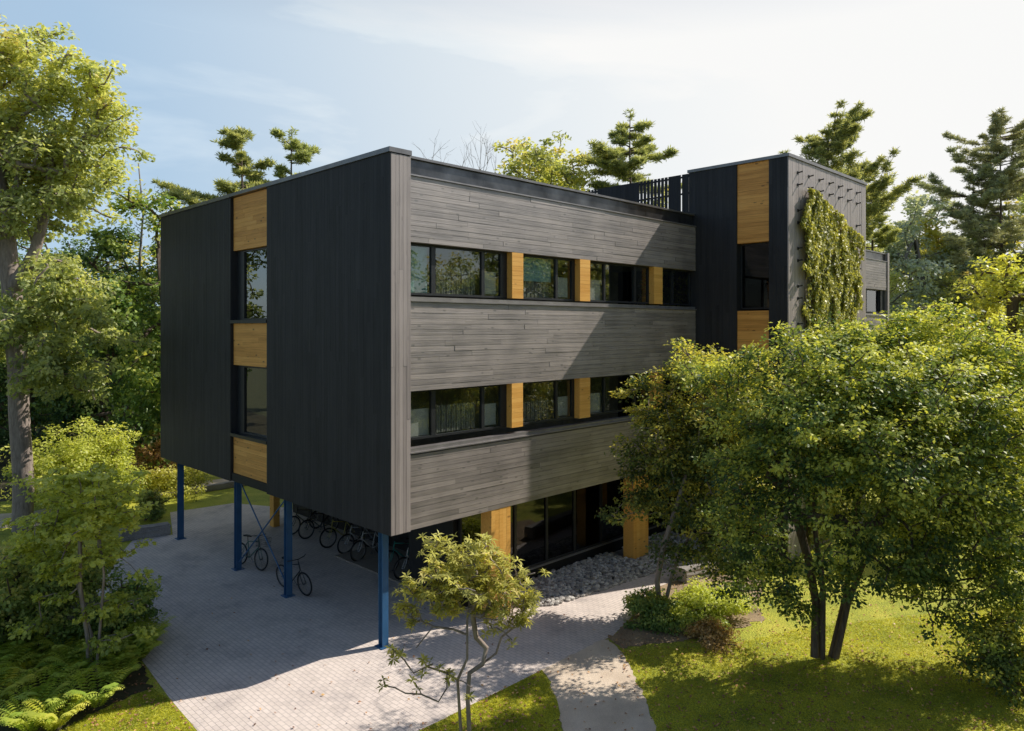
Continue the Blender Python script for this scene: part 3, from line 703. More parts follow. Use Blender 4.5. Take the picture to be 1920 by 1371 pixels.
# saplings at the lower left -----------------------------------------------------------------------
DS = 15.7
bx, by = P(175, DS)
stems = [sm([(166, 1272, DS), (165, 1200, DS), (150, 1100, DS), (150, 1000, DS)]), sm([(180, 1274, DS), (186, 1200, DS), (195, 1080, DS), (180, 950, DS), (170, 880, DS)]),
         sm([(174, 1275, DS+.1), (172, 1190, DS+.2), (140, 1080, DS+.4), (110, 980, DS+.5)])]
sb = [bl(130, 900, DS, .9, .5), bl(200, 920, DS, .7, .45), bl(170, 980, DS, .9, .35), bl(235, 960, DS, .35, .25), bl(100, 970, DS+.3, .8, .4), bl(190, 1040, DS, .7, .25), bl(120, 1060, DS, .7, .3), bl(60, 1030, DS, .7, .4),
      bl(260, 1080, DS-.1, .35, .15), bl(110, 1120, DS, .6, .2), bl(220, 1140, DS+.2, .7, .25), bl(280, 1190, DS+.1, .3, .12), bl(190, 1200, DS, .5, .12), bl(60, 1180, DS, .5, .15)]
make_tree('young_maple_tree', 'thin-stemmed yellow-green sapling above the ferns at lower left', 'tree', (bx, by, 0), stems, sb, 230, 40, 0.26, 0.115, 0.75,
          M['leaf_maple'], M['bark_pale'], 0.045, 51, shell=0.6, flat=0.35, sides=6, up=0.9, tip_r=0.006)

def shrub(name, label, px, py, top, wpx, mat, seed, size=0.1, dens=1.0, group=None, asp=0.6, cat='shrub', barkm='bark_brown'):
    d = F*H/(py-HZ); x, y = P(px, d); h = Z(top, d); w = wpx/F*d/2
    rg = np.random.default_rng(seed)
    bls = blobs_from(rg, (0, 0, h*0.50), (w, w, h*0.52), 9, 0.45)+[(rg.normal(0, w*.4), rg.normal(0, w*.4), h*.22, w*.5, w*.5, h*.2) for _ in range(5)]
    st = [[(rg.normal(0, .1), rg.normal(0, .1), 0), (rg.normal(0, w*.15), rg.normal(0, w*.15), h*.3), (rg.normal(0, w*.3), rg.normal(0, w*.3), h*.55)] for _ in range(4)]
    n = int(60+34*w*h*dens)
    return make_tree(name, label, cat, (x, y, 0), st, bls, n, int(60*dens), max(0.18, 0.16*w+0.1), size, asp, mat, M[barkm], 0.04+0.01*h, seed, group, flat=0.6, sides=5, joints=1, tip_r=0.006)
shrub('leafy_shrub', 'dark green bushy shrub at the left edge behind the ferns', 20, 1215, 985, 300, M['leaf_mid'], 61, 0.11, 1.2)
shrub('leafy_shrub', 'low dark green shrub hugging the paving beside the sapling', 215, 1195, 1070, 160, M['leaf_mid'], 62, 0.10)
shrub('leafy_shrub', 'sunlit yellow-green bush between the oak trunk and the end wall', 165, 960, 770, 240, M['leaf_maple'], 63, 0.13, 1.2)
shrub('leafy_shrub', 'rusty brown shrub close to the left end of the dark wall', 285, 915, 790, 110, M['leaf_rust'], 64, 0.11, .8)
shrub('leafy_shrub', 'small green shrub beside the granite block', 285, 975, 915, 70, M['leaf_mid'], 65, 0.09)
shrub('leafy_shrub', 'bright green low bush behind the blue corner column furthest left', 300, 925, 860, 170, M['leaf_maple'], 66, 0.12, .9)
shrub('leafy_shrub', 'bright green leafy bush at the path edge left of the big tree', 1225, 1165, 1105, 120, M['leaf_mid'], 67, 0.085, 1.3)
shrub('leafy_shrub', 'green low bush beneath the left branches of the big tree', 1325, 1150, 1112, 190, M['leaf_maple'], 68, 0.085, 1.6)
shrub('leafy_shrub', 'brown-leaved small shrub on the mulch patch', 1330, 1200, 1176, 110, M['leaf_rust'], 69, 0.07, 1.0)
shrub('leafy_shrub', 'dark shrub in the shade at the right edge', 1915, 1300, 1120, 200, M['leaf_right'], 70, 0.09, .9)

# ferns --------------------------------------------------------------------------------------------
def fern_proto(seed):
    rg = np.random.default_rng(seed); V = []; T = []
    for f in range(15):
        a = rg.uniform(0, 2*math.pi); L = rg.uniform(.45, .75); d = np.array([math.cos(a), math.sin(a), 0]); side = np.array([-d[1], d[0], 0])
        n = 16; tf = rg.uniform(.2, .9)
        for k in range(2, n):
            s = k/n; r = L*s*0.85; z = L*(0.95*math.sin(min(s*2.0, 2.4))*0.75)
            c = d*r+np.array([0, 0, z]); w = 0.14*math.sin(math.pi*min(1, s*0.92+.06))**.8
            for q in (-1, 1):
                ax = unit((side*q+d*.45)[None])[0]; nn = unit((np.array([0, 0, 1.])+d*(s*.8-.3))[None])[0]
                V.append(leaf_arrays((c+ax*w*.5)[None], np.array([w]), 0.34, nn[None], ax[None])); T.append(tf+.2*s)
    return np.vstack(V), np.array(T)
fern_meshes = [quad_mesh('fern_fronds', *fern_proto(s)) for s in (1, 2, 3)]
for m_ in fern_meshes: m_.materials.append(M['fern'])
rf = random.Random(4)
for i in range(46):
    px = rf.uniform(-20, 290); py = rf.uniform(1225, 1380)
    if px > 150+ (1371-py)*1.05 or (px > 110 and py > 1335): continue
    x, y = G(px, py); o = link_mesh('fern', fern_meshes[i % 3], None, None, (x, y, 0.0))
    o.rotation_euler = (0, 0, rf.uniform(0, 6)); s = rf.uniform(.8, 1.35); o.scale = (s, s, s)
    tag(o, 'bright green fern clump in the bed under the sapling at lower left', 'fern', 'ferns in the lower left bed')
for i in range(16):
    px = rf.uniform(225, 290); py = rf.uniform(1195, 1290)
    if px > 250+(1290-py)*.4: continue
    x, y = G(px, py); o = link_mesh('fern', fern_meshes[i % 3], None, None, (x, y, 0.0))
    o.rotation_euler = (0, 0, rf.uniform(0, 6)); s = rf.uniform(.7, 1.1); o.scale = (s, s, s)
    tag(o, 'bright green fern clump in the bed under the sapling at lower left', 'fern', 'ferns in the lower left bed')

# vine on the tower -----------------------------------------------------------------------------------
rv = np.random.default_rng(77)
n = 60000
z = 12.1-rv.random(n)**0.95*11.8
lo = np.interp(z, [0, 4, 7, 9, 10.5, 11.2, 12.1], [1.3, 1.3, 1.1, 1.0, 0.85, 0.8, 1.1])
hi = np.interp(z, [0, 4, 7, 8.5, 9.5, 10.8, 11.3, 12.1], [5.6, 5.6, 5.4, 5.6, 5.9, 5.7, 4.6, 2.0])
hi += 0.25*np.sin(z*3.1)+.15*np.sin(z*7.7); lo += 0.15*np.sin(z*4.3+1)+.1*np.sin(z*9.1)
u = rv.random(n); x = lo+(hi-lo)*u
# hanging clumps: sin columns give depth
cl = np.stack([rv.uniform(.6, 6.1, 420), rv.uniform(.2, 12.2, 420), rv.uniform(0, .15, 420)], 1)
near = np.argmin((x[:, None]-cl[None, :, 0])**2+((z[:, None]-cl[None, :, 1])*.6)**2, axis=1)
dpt = 0.06+cl[near, 2]+rv.random(n)*0.12-.10*np.sqrt((x-cl[near, 0])**2+(z-cl[near, 1])**2)
C = np.stack([x, -dpt, z], 1)
keep = rv.random(n) < np.where(rv.random(420) < .07, .15, 1.0)[near]
C = C[keep]; n = len(C)
nr = unit(np.array([0, -1, .35])+rv.normal(0, .5, (n, 3))); ax = unit(np.array([0, -.2, -1.])+rv.normal(0, .45, (n, 3)))
tt = 0.42+rv.normal(0, .16, 420)[near[keep]]+rv.normal(0, .2, n)
vr = tag(empty('climbing_vine', (XT, YT, 0)), 'yellow-green vine climbing the sunlit grey tower wall', 'vine')
link_mesh('foliage', quad_mesh('vine_leaves', leaf_arrays(C, rv.uniform(.08, .15, n), .8, nr, ax), tt), M['leaf_vine'], vr)
mb = MB()
for k in range(9):
    x0 = 1.2+k*.45; mb.tube([(x0+.1*math.sin(j*1.3+k), -0.06, j*1.0) for j in range(12)], 0.018, 5)
mb.build('stem', M['bark_brown'], vr)

# ---------------------------------------------------------------- background trees
def decid(name, label, leafm, barkm, h, w, seed, ncl=150, per=42, size=0.30, low=0.25, spread=None, group=None, trunk_r=0.22, shape=1.0):
    rg = np.random.default_rng(seed)
    bls = []
    for i in range(24):
        f = ((i+.5)/24)**.85; zc = h*(low+(0.90-low)*f)
        rr = w*math.sin(math.pi*(0.2+0.58*f))**.7
        a = rg.uniform(0, 6.28); q = rr*rg.uniform(.25, .72)
        s = w*rg.uniform(.30, .48)*(1.1-.45*f)
        bls.append((math.cos(a)*q, math.sin(a)*q, zc, s, s, s*.75))
    st = [[(0, 0, 0), (rg.normal(0, .1), rg.normal(0, .1), h*.25), (rg.normal(0, .25), rg.normal(0, .25), h*.5), (rg.normal(0, .3), rg.normal(0, .3), h*.75)]]
    return make_tree(name, label, 'tree', (0, 0, 0), st, bls, ncl, per, spread or w*.22, size, .62, leafm, barkm, trunk_r, seed, group, flat=.62, sides=6, joints=1, tip_r=.02, minr=0.0, tvar=.2)
def pine(name, label, h, w, seed, mat='needle', low=.45, tufts=11, group=None, tier=.95, rise=.25, dense=1.0):
    rg = np.random.default_rng(seed); root = tag(empty(name), label, 'tree', group)
    mb = MB(); tr = [(0, 0, 0)]
    for i in range(1, 9): tr.append((tr[-1][0]+rg.normal(0, .07), tr[-1][1]+rg.normal(0, .07), h*i/8))
    mb.tube(tr, [0.26*(1-i/8.6) for i in range(9)], 7)
    def tp(z):
        f = z/h*8; i = min(7, int(f)); a = np.array(tr[i]); b = np.array(tr[i+1]); return a+(b-a)*(f-i)
    Cs = []; z = h*low
    while z < h-.15:
        f = (z-h*low)/(h*(1-low)); prof = (0.72+.28*math.sin(f*9+seed))*(1-f**3*.62)
        for k in range(rg.integers(3, 6)):
            a = rg.uniform(0, 6.28); L = 1.4*w*prof*rg.uniform(.45, 1.15); p0 = tp(z+rg.uniform(-.25, .25)); rs_ = rise*rg.uniform(.3, 1.6)
            d = np.array([math.cos(a), math.sin(a), 0]); sdv = np.array([-d[1], d[0], 0]); pts_ = [p0]
            for s in (.35, .7, 1.0):
                pts_.append(p0+d*L*s+np.array([0, 0, L*(rs_*s*s+.05*s)])+rg.normal(0, .03*L, 3)*s)
            mb.tube(pts_, [.05, .035, .022, .01], 4, cap=False)
            nb_ = max(4, int(7*L*dense))
            for q in range(nb_):                     # side sprays lying in the branch plane
                s = rg.uniform(.25, 1.0); i = min(2, int(s*3)); base = pts_[i]+(pts_[i+1]-pts_[i])*min(1.05, (s*3-i))
                ln_ = L*rg.uniform(.12, .38)*(1.25-s); dirv = unit((sdv*rg.choice((-1, 1))*rg.uniform(.4, 1)+d*rg.uniform(.4, 1)+np.array([0, 0, rg.uniform(-.05, .25)]))[None])[0]
                tipp = base+dirv*max(.25, ln_)
                mb.tube([base, tipp], [.015, .006], 3, cap=False)
                for s2 in (.35, .6, .8, 1.0): Cs.append(base+(tipp-base)*s2+rg.normal(0, .06, 3))
        z += tier*rg.uniform(.6, 1.3)
    for k in range(8): Cs.append(tp(h-.05-k*.08)+rg.normal(0, .08, 3))
    Cs = np.array(Cs); per = 14; ci = np.repeat(np.arange(len(Cs)), per); n = len(ci)
    dr = unit(rg.normal(size=(n, 3))*np.array([1, 1, .55])+np.array([0, 0, .45])); ln = rg.uniform(.17, .32, n)
    C = Cs[ci]+dr*ln[:, None]*rg.uniform(.35, .8, (n, 1))
    nr = unit(np.cross(dr, rg.normal(size=(n, 3))))
    t = .42+rg.normal(0, .12, len(Cs))[ci]+rg.normal(0, .12, n)+.3*dr[:, 2]
    mb.build('trunk', M['bark_brown'], root, smooth=True)
    link_mesh('crown', quad_mesh('pine_needles', leaf_arrays(C, ln, .20, nr, dr, .1), t), M[mat], root)
    return root
def bare(name, label, h, w, seed, low=.5):
    """leafless: straight trunk, forking branches fanning upward"""
    rg = np.random.default_rng(seed); root = tag(empty(name), label, 'tree'); mb = MB()
    tr = [(rg.normal(0, .03*i), rg.normal(0, .03*i), h*(low if w > .5 else .97)*i/6) for i in range(7)]
    mb.tube(tr, [.15*(1-i/7.5) for i in range(7)], 6)
    top = np.array(tr[-1])
    def br(p, d, L, r, lv):
        q1 = p+d*L*.5+rg.normal(0, .03*L, 3); q2 = q1+unit((d+np.array([0, 0, .25])+rg.normal(0, .12, 3))[None])[0]*L*.5
        mb.tube([p, q1, q2], [r, r*.75, r*.45], 4, cap=False)
        if lv:
            for k in range(3): br(q1+(q2-q1)*rg.random(), unit((d+rg.normal(0, .5, 3)+np.array([0, 0, .25]))[None])[0], L*rg.uniform(.4, .65), r*.55, lv-1)
    if w > .5:
        for k in range(9):
            a = k*2.4; d = unit(np.array([[math.cos(a)*.6, math.sin(a)*.6, rg.uniform(.6, 1.2)]]))[0]
            br(top-np.array([0, 0, rg.uniform(0, h*.08)]), d, (h-top[2])*rg.uniform(.6, 1.0), .045, 3)
    else:
        for k in range(12):
            z = h*rg.uniform(low, .97); a = rg.uniform(0, 6.28)
            br(np.array([0, 0, z]), unit(np.array([[math.cos(a), math.sin(a), .5]]))[0], w*rg.uniform(.5, 1.4), .02, 1)
    link_mesh('trunk', mb.mesh(name, True), M['bark_grey'], root)
    return root
def place(o, px, depth, rz=0.0, s=1.0, szz=None):
    x, y = P(px, depth); o.location = (x, y, 0); o.rotation_euler = (0, 0, rz); o.scale = (s, s, szz or s); return o
def hh(py, d): return Z(py, d)

place(decid('maple_tree', 'dense dark green maple with yellowing top behind the left end of the building', M['leaf_mid'], M['bark_brown'], hh(325, 36), 3.9, 101, 330, 60, .24, .12, .75), 315, 36)
place(decid('maple_tree', 'rust-topped small maple peeking over the left roof edge', M['leaf_rust'], M['bark_brown'], hh(338, 44), 2.4, 102, 110, 50, .22, .5, .5), 372, 44)
place(decid('forest_tree', 'very dark evergreen oak between the tall oak and the maple', M['leaf_dark'], M['bark_brown'], hh(395, 38), 3.0, 103, 200, 60, .24, .1, .75), 200, 38)
place(bare('dead_snag', 'thin bare dead trunk rising left of the maple', hh(288, 40), .35, 104, .7), 262, 40)
place(pine('pine_tree', 'flat-tiered pine above the left roof, wider of the pair', hh(243, 40), 3.2, 111, low=.6, dense=1.5, tier=.8, rise=.15), 455, 40)
place(pine('pine_tree', 'narrower pine above the left roof, right of its partner', hh(246, 43), 2.3, 112, low=.6, dense=1.5, tier=.95, rise=.2), 556, 43, 1.0)
place(bare('bare_tree', 'small leafless grey treetop above the roof corner', hh(276, 46), 1.25, 113, .72), 858, 46)
place(decid('oak_tree', 'airy light green oak crown rising above the middle of the roof', M['leaf_oak'], M['bark_grey'], hh(222, 42), 5.4, 114, 620, 44, .26, .45, .62), 1018, 42)
place(decid('maple_tree', 'yellow-tinged small tree low behind the roof parapet', M['leaf_yellow'], M['bark_grey'], hh(288, 38), 2.6, 115, 90, 40, .24, .5, .5), 1062, 38)
place(pine('pine_tree', 'tall layered pine standing above the roof screen', hh(205, 42), 3.0, 116, low=.6, dense=1.5, tier=1.1, rise=.12), 1186, 42, 2.2)
place(decid('oak_tree', 'small green tree low behind the roof screen', M['leaf_oak'], M['bark_grey'], hh(308, 40), 2.0, 117, 80, 40, .26, .5, .5), 1240, 40)
place(pine('pine_tree', 'broad upswept pine directly behind the tower', hh(238, 46), 3.7, 118, low=.55, rise=.55, dense=1.3, tier=.6), 1548, 46, .6)
place(pine('pine_tree', 'short pine top beside the right edge of the tower', hh(358, 48), 1.1, 119, low=.7, dense=1.5), 1636, 48)
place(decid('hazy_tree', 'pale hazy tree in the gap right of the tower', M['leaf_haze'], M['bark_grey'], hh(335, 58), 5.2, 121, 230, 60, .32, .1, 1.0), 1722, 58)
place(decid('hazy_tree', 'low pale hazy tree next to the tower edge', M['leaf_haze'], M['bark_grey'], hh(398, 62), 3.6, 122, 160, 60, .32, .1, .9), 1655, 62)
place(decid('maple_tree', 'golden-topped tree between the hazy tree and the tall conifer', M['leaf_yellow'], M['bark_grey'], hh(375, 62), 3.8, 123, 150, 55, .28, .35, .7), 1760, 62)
place(pine('tall_conifer', 'tall dense haze-paled conifer at the right edge', hh(232, 60), 6.0, 124, 'needle_haze', low=.1, dense=1.1, tier=.7, rise=.3), 1880, 60)
place(pine('tall_conifer', 'shorter dark conifer left of the tall one at the right', hh(300, 62), 5.0, 125, 'needle_haze', low=.1, dense=1.1, tier=.75, rise=.25), 1815, 62)
place(decid('maple_tree', 'yellow-green maple in front of the conifers at the right edge', M['leaf_yellow'], M['bark_brown'], hh(420, 27), 2.6, 126, 190, 60, .17, .35, .5), 1915, 27)
place(decid('maple_tree', 'green tree behind the big foreground tree at right', M['leaf_mid'], M['bark_brown'], hh(545, 31), 4.2, 127, 230, 60, .2, .1, .8), 1830, 31)

# forest filler: copies of a few kinds
protos = [decid('forest_tree', None, M['leaf_dark'], M['bark_brown'], 15.0, 3.8, 201, 200, 60, .27, .06, .85),
          decid('forest_tree', None, M['leaf_mid'], M['bark_brown'], 14.0, 4.0, 202, 200, 60, .27, .08, .85),
          pine('forest_pine', None, 17.0, 3.2, 203, 'needle', low=.2, dense=1.0, tier=.9),
          decid('forest_tree', None, M['leaf_oak'], M['bark_grey'], 15.5, 4.2, 204, 200, 56, .28, .12, .85)]
lab = ['dark green leafy tree in the dense wood around the building', 'mid green leafy tree in the dense wood around the building',
       'pine in the dense wood around the building', 'light green oak in the dense wood around the building']
usedp = [False]*4
rf = random.Random(12)
def forest(k, x, y, s, rz):
    if k == 0 and x > 25 and y < 12: k = 3
    if usedp[k]: o = copy_tree(protos[k])
    else: o = protos[k]; usedp[k] = True
    o.location = (x, y, 0); o.rotation_euler = (0, 0, rz); o.scale = (s, s, s*rf.uniform(.9, 1.1))
    tag(o, lab[k], 'tree', 'trees of the surrounding wood, kind %s' % ('dark leafy', 'mid green leafy', 'pine', 'light oak')[k])
refl = [(18, -27, 3), (24, -25, 1), (30, -26, 3), (36, -24, 1), (42, -25, 3), (48, -22, 0), (54, -24, 3), (60, -20, 1), (21, -33, 0), (33, -33, 1), (46, -31, 3), (13, -31, 1), (66, -16, 3), (9, -36, 3), (39, -30, 2), (56, -30, 0)]
for x, y, k in refl: forest(k, x, y, rf.uniform(.95, 1.2), rf.uniform(0, 6))
for px, d, top, k in ((-40, 40, 420, 0), (60, 44, 470, 1), (120, 40, 520, 0), (150, 50, 430, 0), (245, 46, 480, 0), (290, 52, 400, 1), (90, 60, 400, 0), (-60, 60, 350, 1), (30, 52, 430, 0), (200, 60, 410, 0), (340, 60, 420, 0), (-110, 46, 300, 0),
                      (1680, 70, 440, 3), (1720, 75, 420, 2), (1780, 66, 430, 0), (1850, 60, 330, 1), (1930, 68, 380, 0), (1990, 66, 300, 2), (1700, 50, 560, 1), (1760, 42, 560, 0), (1640, 55, 520, 0), (1790, 55, 470, 3)):
    x, y = P(px, d); forest(k, x, y, hh(top, d)/15.2, rf.uniform(0, 6))
for i in range(34):          # the wood goes on around the site: it is mirrored in the windows
    a = math.radians(-150+i*6.0+rf.uniform(-2, 2))
    r = rf.uniform(34, 44)
    x, y = CX+8+r*math.cos(a), CY+4+r*math.sin(a)
    # keep the sun side low and far
    lat = ((x-CX)-(y-CY))*S; dp = ((x-CX)+(y-CY))*S
    if dp > 0 and abs(lat/dp) < .78: continue
    forest(rf.choice((0, 1, 3, 3, 2)), x, y, rf.uniform(.75, 1.0), rf.uniform(0, 6))
for k in range(4):
    if not usedp[k]: forest(k, -60, -50, 1, 0)

# ---------------------------------------------------------------- ground
def ground_mat():
    m, nt, nd, lk = new_mat('lawn grass'); out = N(nd, 'ShaderNodeOutputMaterial'); b = N(nd, 'ShaderNodeBsdfPrincipled')
    tc = N(nd, 'ShaderNodeTexCoord'); n1 = N(nd, 'ShaderNodeTexNoise'); n1.inputs['Scale'].default_value = .7; n1.inputs['Detail'].default_value = 8; n1.inputs['Roughness'].default_value = .7
    n2 = N(nd, 'ShaderNodeTexNoise'); n2.inputs['Scale'].default_value = 22; n2.inputs['Detail'].default_value = 5
    lk.new(tc.outputs['Object'], n1.inputs['Vector']); lk.new(tc.outputs['Object'], n2.inputs['Vector'])
    r1 = ramp(nd, [(.32, (.24, .29, .035)), (.5, (.44, .46, .05)), (.68, (.60, .56, .08))]); lk.new(n1.outputs['Fac'], r1.inputs['Fac'])
    r2 = ramp(nd, [(.3, (.55, .6, .5)), (.7, (1.25, 1.2, 1.1))]); lk.new(n2.outputs['Fac'], r2.inputs['Fac'])
    mx = N(nd, 'ShaderNodeMixRGB', blend_type='MULTIPLY'); mx.inputs['Fac'].default_value = 1
    lk.new(r1.outputs['Color'], mx.inputs['Color1']); lk.new(r2.outputs['Color'], mx.inputs['Color2']); lk.new(mx.outputs['Color'], b.inputs['Base Color'])
    b.inputs['Roughness'].default_value = .9
    bp = N(nd, 'ShaderNodeBump'); bp.inputs['Strength'].default_value = .8; bp.inputs['Distance'].default_value = .05
    lk.new(n2.outputs['Fac'], bp.inputs['Height']); lk.new(bp.outputs['Normal'], b.inputs['Normal']); lk.new(b.outputs['BSDF'], out.inputs['Surface'])
    return m
def paver_mat():
    m, nt, nd, lk = new_mat('concrete pavers'); out = N(nd, 'ShaderNodeOutputMaterial'); b = N(nd, 'ShaderNodeBsdfPrincipled')
    tc = N(nd, 'ShaderNodeTexCoord'); mp = N(nd, 'ShaderNodeMapping'); mp.inputs['Rotation'].default_value = (0, 0, math.radians(90))
    lk.new(tc.outputs['Object'], mp.inputs['Vector'])
    br = N(nd, 'ShaderNodeTexBrick'); br.inputs['Scale'].default_value = 1.0
    br.inputs['Brick Width'].default_value = .20; br.inputs['Row Height'].default_value = .105; br.inputs['Mortar Size'].default_value = .007; br.inputs['Mortar Smooth'].default_value = .3
    br.inputs['Color1'].default_value = (.72, .63, .565, 1); br.inputs['Color2'].default_value = (.80, .70, .63, 1); br.inputs['Mortar'].default_value = (.48, .425, .39, 1)
    lk.new(mp.outputs[0], br.inputs['Vector'])
    n1 = N(nd, 'ShaderNodeTexNoise'); n1.inputs['Scale'].default_value = .8; n1.inputs['Detail'].default_value = 9; n1.inputs['Roughness'].default_value = .7; lk.new(tc.outputs['Object'], n1.inputs['Vector'])
    r1 = ramp(nd, [(.28, (.62, .62, .64)), (.48, (.95, .94, .93)), (.7, (1.10, 1.09, 1.07))]); lk.new(n1.outputs['Fac'], r1.inputs['Fac'])
    mx = N(nd, 'ShaderNodeMixRGB', blend_type='MULTIPLY'); mx.inputs['Fac'].default_value = 1
    lk.new(br.outputs['Color'], mx.inputs['Color1']); lk.new(r1.outputs['Color'], mx.inputs['Color2']); lk.new(mx.outputs['Color'], b.inputs['Base Color'])
    b.inputs['Roughness'].default_value = .85
    bp = N(nd, 'ShaderNodeBump'); bp.inputs['Strength'].default_value = .5; bp.inputs['Distance'].default_value = .006; bp.invert = True
    lk.new(br.outputs['Fac'], bp.inputs['Height']); lk.new(bp.outputs['Normal'], b.inputs['Normal']); lk.new(b.outputs['BSDF'], out.inputs['Surface'])
    return m
def grit_mat(name, c0, c1, sc=60):
    m, nt, nd, lk = new_mat(name); out = N(nd, 'ShaderNodeOutputMaterial'); b = N(nd, 'ShaderNodeBsdfPrincipled')
    tc = N(nd, 'ShaderNodeTexCoord'); n1 = N(nd, 'ShaderNodeTexNoise'); n1.inputs['Scale'].default_value = sc; n1.inputs['Detail'].default_value = 4
    n2 = N(nd, 'ShaderNodeTexNoise'); n2.inputs['Scale'].default_value = 1.5; n2.inputs['Detail'].default_value = 6
    lk.new(tc.outputs['Object'], n1.inputs['Vector']); lk.new(tc.outputs['Object'], n2.inputs['Vector'])
    ad = N(nd, 'ShaderNodeMath', operation='MULTIPLY_ADD'); ad.inputs[1].default_value = .5; lk.new(n2.outputs['Fac'], ad.inputs[0])
    md = N(nd, 'ShaderNodeMath', operation='MULTIPLY'); md.inputs[1].default_value = .5; lk.new(n1.outputs['Fac'], md.inputs[0]); lk.new(md.outputs[0], ad.inputs[2])
    r = ramp(nd, [(.35, c0), (.65, c1)]); lk.new(ad.outputs[0], r.inputs['Fac']); lk.new(r.outputs['Color'], b.inputs['Base Color']); b.inputs['Roughness'].default_value = .95
    bp = N(nd, 'ShaderNodeBump'); bp.inputs['Strength'].default_value = .6; bp.inputs['Distance'].default_value = .02
    lk.new(n1.outputs['Fac'], bp.inputs['Height']); lk.new(bp.outputs['Normal'], b.inputs['Normal']); lk.new(b.outputs['BSDF'], out.inputs['Surface'])
    return m
M['wood_floor'] = grit_mat('leafy wood floor', (.045, .055, .02), (.13, .13, .05), 6); M['lawn'] = ground_mat(); M['paver'] = paver_mat()
M['grit'] = grit_mat('compacted grit path', (.58, .46, .34), (.86, .72, .56))
M['mulch'] = grit_mat('bark mulch', (.20, .14, .09), (.46, .34, .21), 35)
M['litter'] = grit_mat('forest litter', (.03, .03, .012), (.09, .075, .03), 8)
M['granite'] = grit_mat('granite', (.20, .18, .16), (.40, .37, .34), 30)
M['pebble'] = plain('grey pebble', (.26, .25, .24), .8, noise=.4, scale=5)

mb = MB(); n = 48
mb.add([(0, 0, 0)]+[(900*math.cos(2*math.pi*k/n), 900*math.sin(2*math.pi*k/n), 0) for k in range(n)], [(0, 1+k, 1+(k+1) % n) for k in range(n)])
tag(mb.build('ground', M['wood_floor']), kind='structure')
def sheet(name, pts, z, mat, px=True, rag=0.0):
    P0 = [G(a, c) if px else (a, c) for a, c in pts]; P2 = []; rr_ = random.Random(len(pts)*7+3)
    if rag:
        for i_ in range(len(P0)):
            (x0, y0), (x1, y1) = P0[i_], P0[(i_+1) % len(P0)]; n_ = max(1, min(60, int(math.hypot(x1-x0, y1-y0)/.12)))
            for q_ in range(n_):
                f_ = q_/n_; P2.append((x0+(x1-x0)*f_+rr_.gauss(0, rag), y0+(y1-y0)*f_+rr_.gauss(0, rag)))
    else: P2 = P0
    me = bpy.data.meshes.new(name); me.from_pydata([(x, y, z) for x, y in P2], [], [tuple(range(len(P2)))]); me.update()
    bm_flip = me.polygons[0].normal.z < 0
    if bm_flip: me.flip_normals()
    return tag(link_mesh(name, me, mat), kind='structure')
# paved yard
sheet('lawn_right', [(1010, 1440), (1010, 1250), (1140, 1190), (1240, 1090), (1500, 1000), (1640, 850), (1900, 800), (2300, 800), (2500, 1440)], 0.003, M['lawn'])
sheet('lawn_left', [(-900, 1440), (-500, 960), (-100, 880), (200, 870), (420, 862), (600, 900), (560, 960), (330, 1010), (200, 1120), (300, 1280), (480, 1440)], 0.003, M['lawn'])
sheet('lawn_front', [(480, 1440), (620, 1440), (780, 1360), (1040, 1240), (1100, 1440), (1100, 1700), (400, 1700)], 0.0035, M['lawn'])
yard = [G(437, 944), G(319, 961), G(324, 1003), G(250, 1012), G(175, 1100), G(215, 1170), G(265, 1237), G(318, 1310), G(370, 1371), G(430, 1440), G(690, 1440),
        G(780, 1373), G(830, 1350), G(880, 1324), G(950, 1290), G(1017, 1256), G(1070, 1230), G(1121, 1206), G(1150, 1192), G(1182, 1160), G(1205, 1125), G(1225, 1105), G(1275, 1092), G(1360, 1060)]
yard += [(13.05, -3.0), (13.05, 0.0), (13.0, 1.3), (5.2, 1.3), (5.2, 14.5)]
sheet('paving', yard, 0.008, M['paver'], px=False)
sheet('grit_path', [(1017, 1256), (1032, 1285), (1045, 1315), (1055, 1371), (1060, 1440), (1270, 1440), (1230, 1371), (1205, 1300), (1180, 1250), (1160, 1215), (1140, 1199), (1121, 1205), (1070, 1229)], 0.012, M['grit'], rag=.022)
sheet('mulch_bed', [(1140, 1200), (1185, 1158), (1240, 1110), (1330, 1090), (1420, 1130), (1430, 1165), (1350, 1190), (1260, 1205), (1165, 1216)], 0.010, M['mulch'], rag=.06)
sheet('fern_bed', [(-200, 1150), (175, 1110), (215, 1172), (262, 1238), (285, 1290), (215, 1320), (150, 1350), (90, 1400), (-200, 1420)], 0.010, M['litter'], rag=.04)
sheet('forest_floor_left', [(-900, 700), (250, 700), (300, 790), (240, 905), (120, 930), (-200, 960), (-900, 1000)], 0.006, M['litter'])
sheet('garden_path', [(-300, 985), (60, 960), (250, 917), (420, 898), (470, 902), (440, 905), (268, 928), (90, 985), (-300, 1010)], 0.012, M['grit'])
sheet('shrub_bed', [(1180, 1120), (1260, 1092), (1340, 1075), (1440, 1090), (1420, 1130), (1330, 1092)], 0.014, M['mulch'])

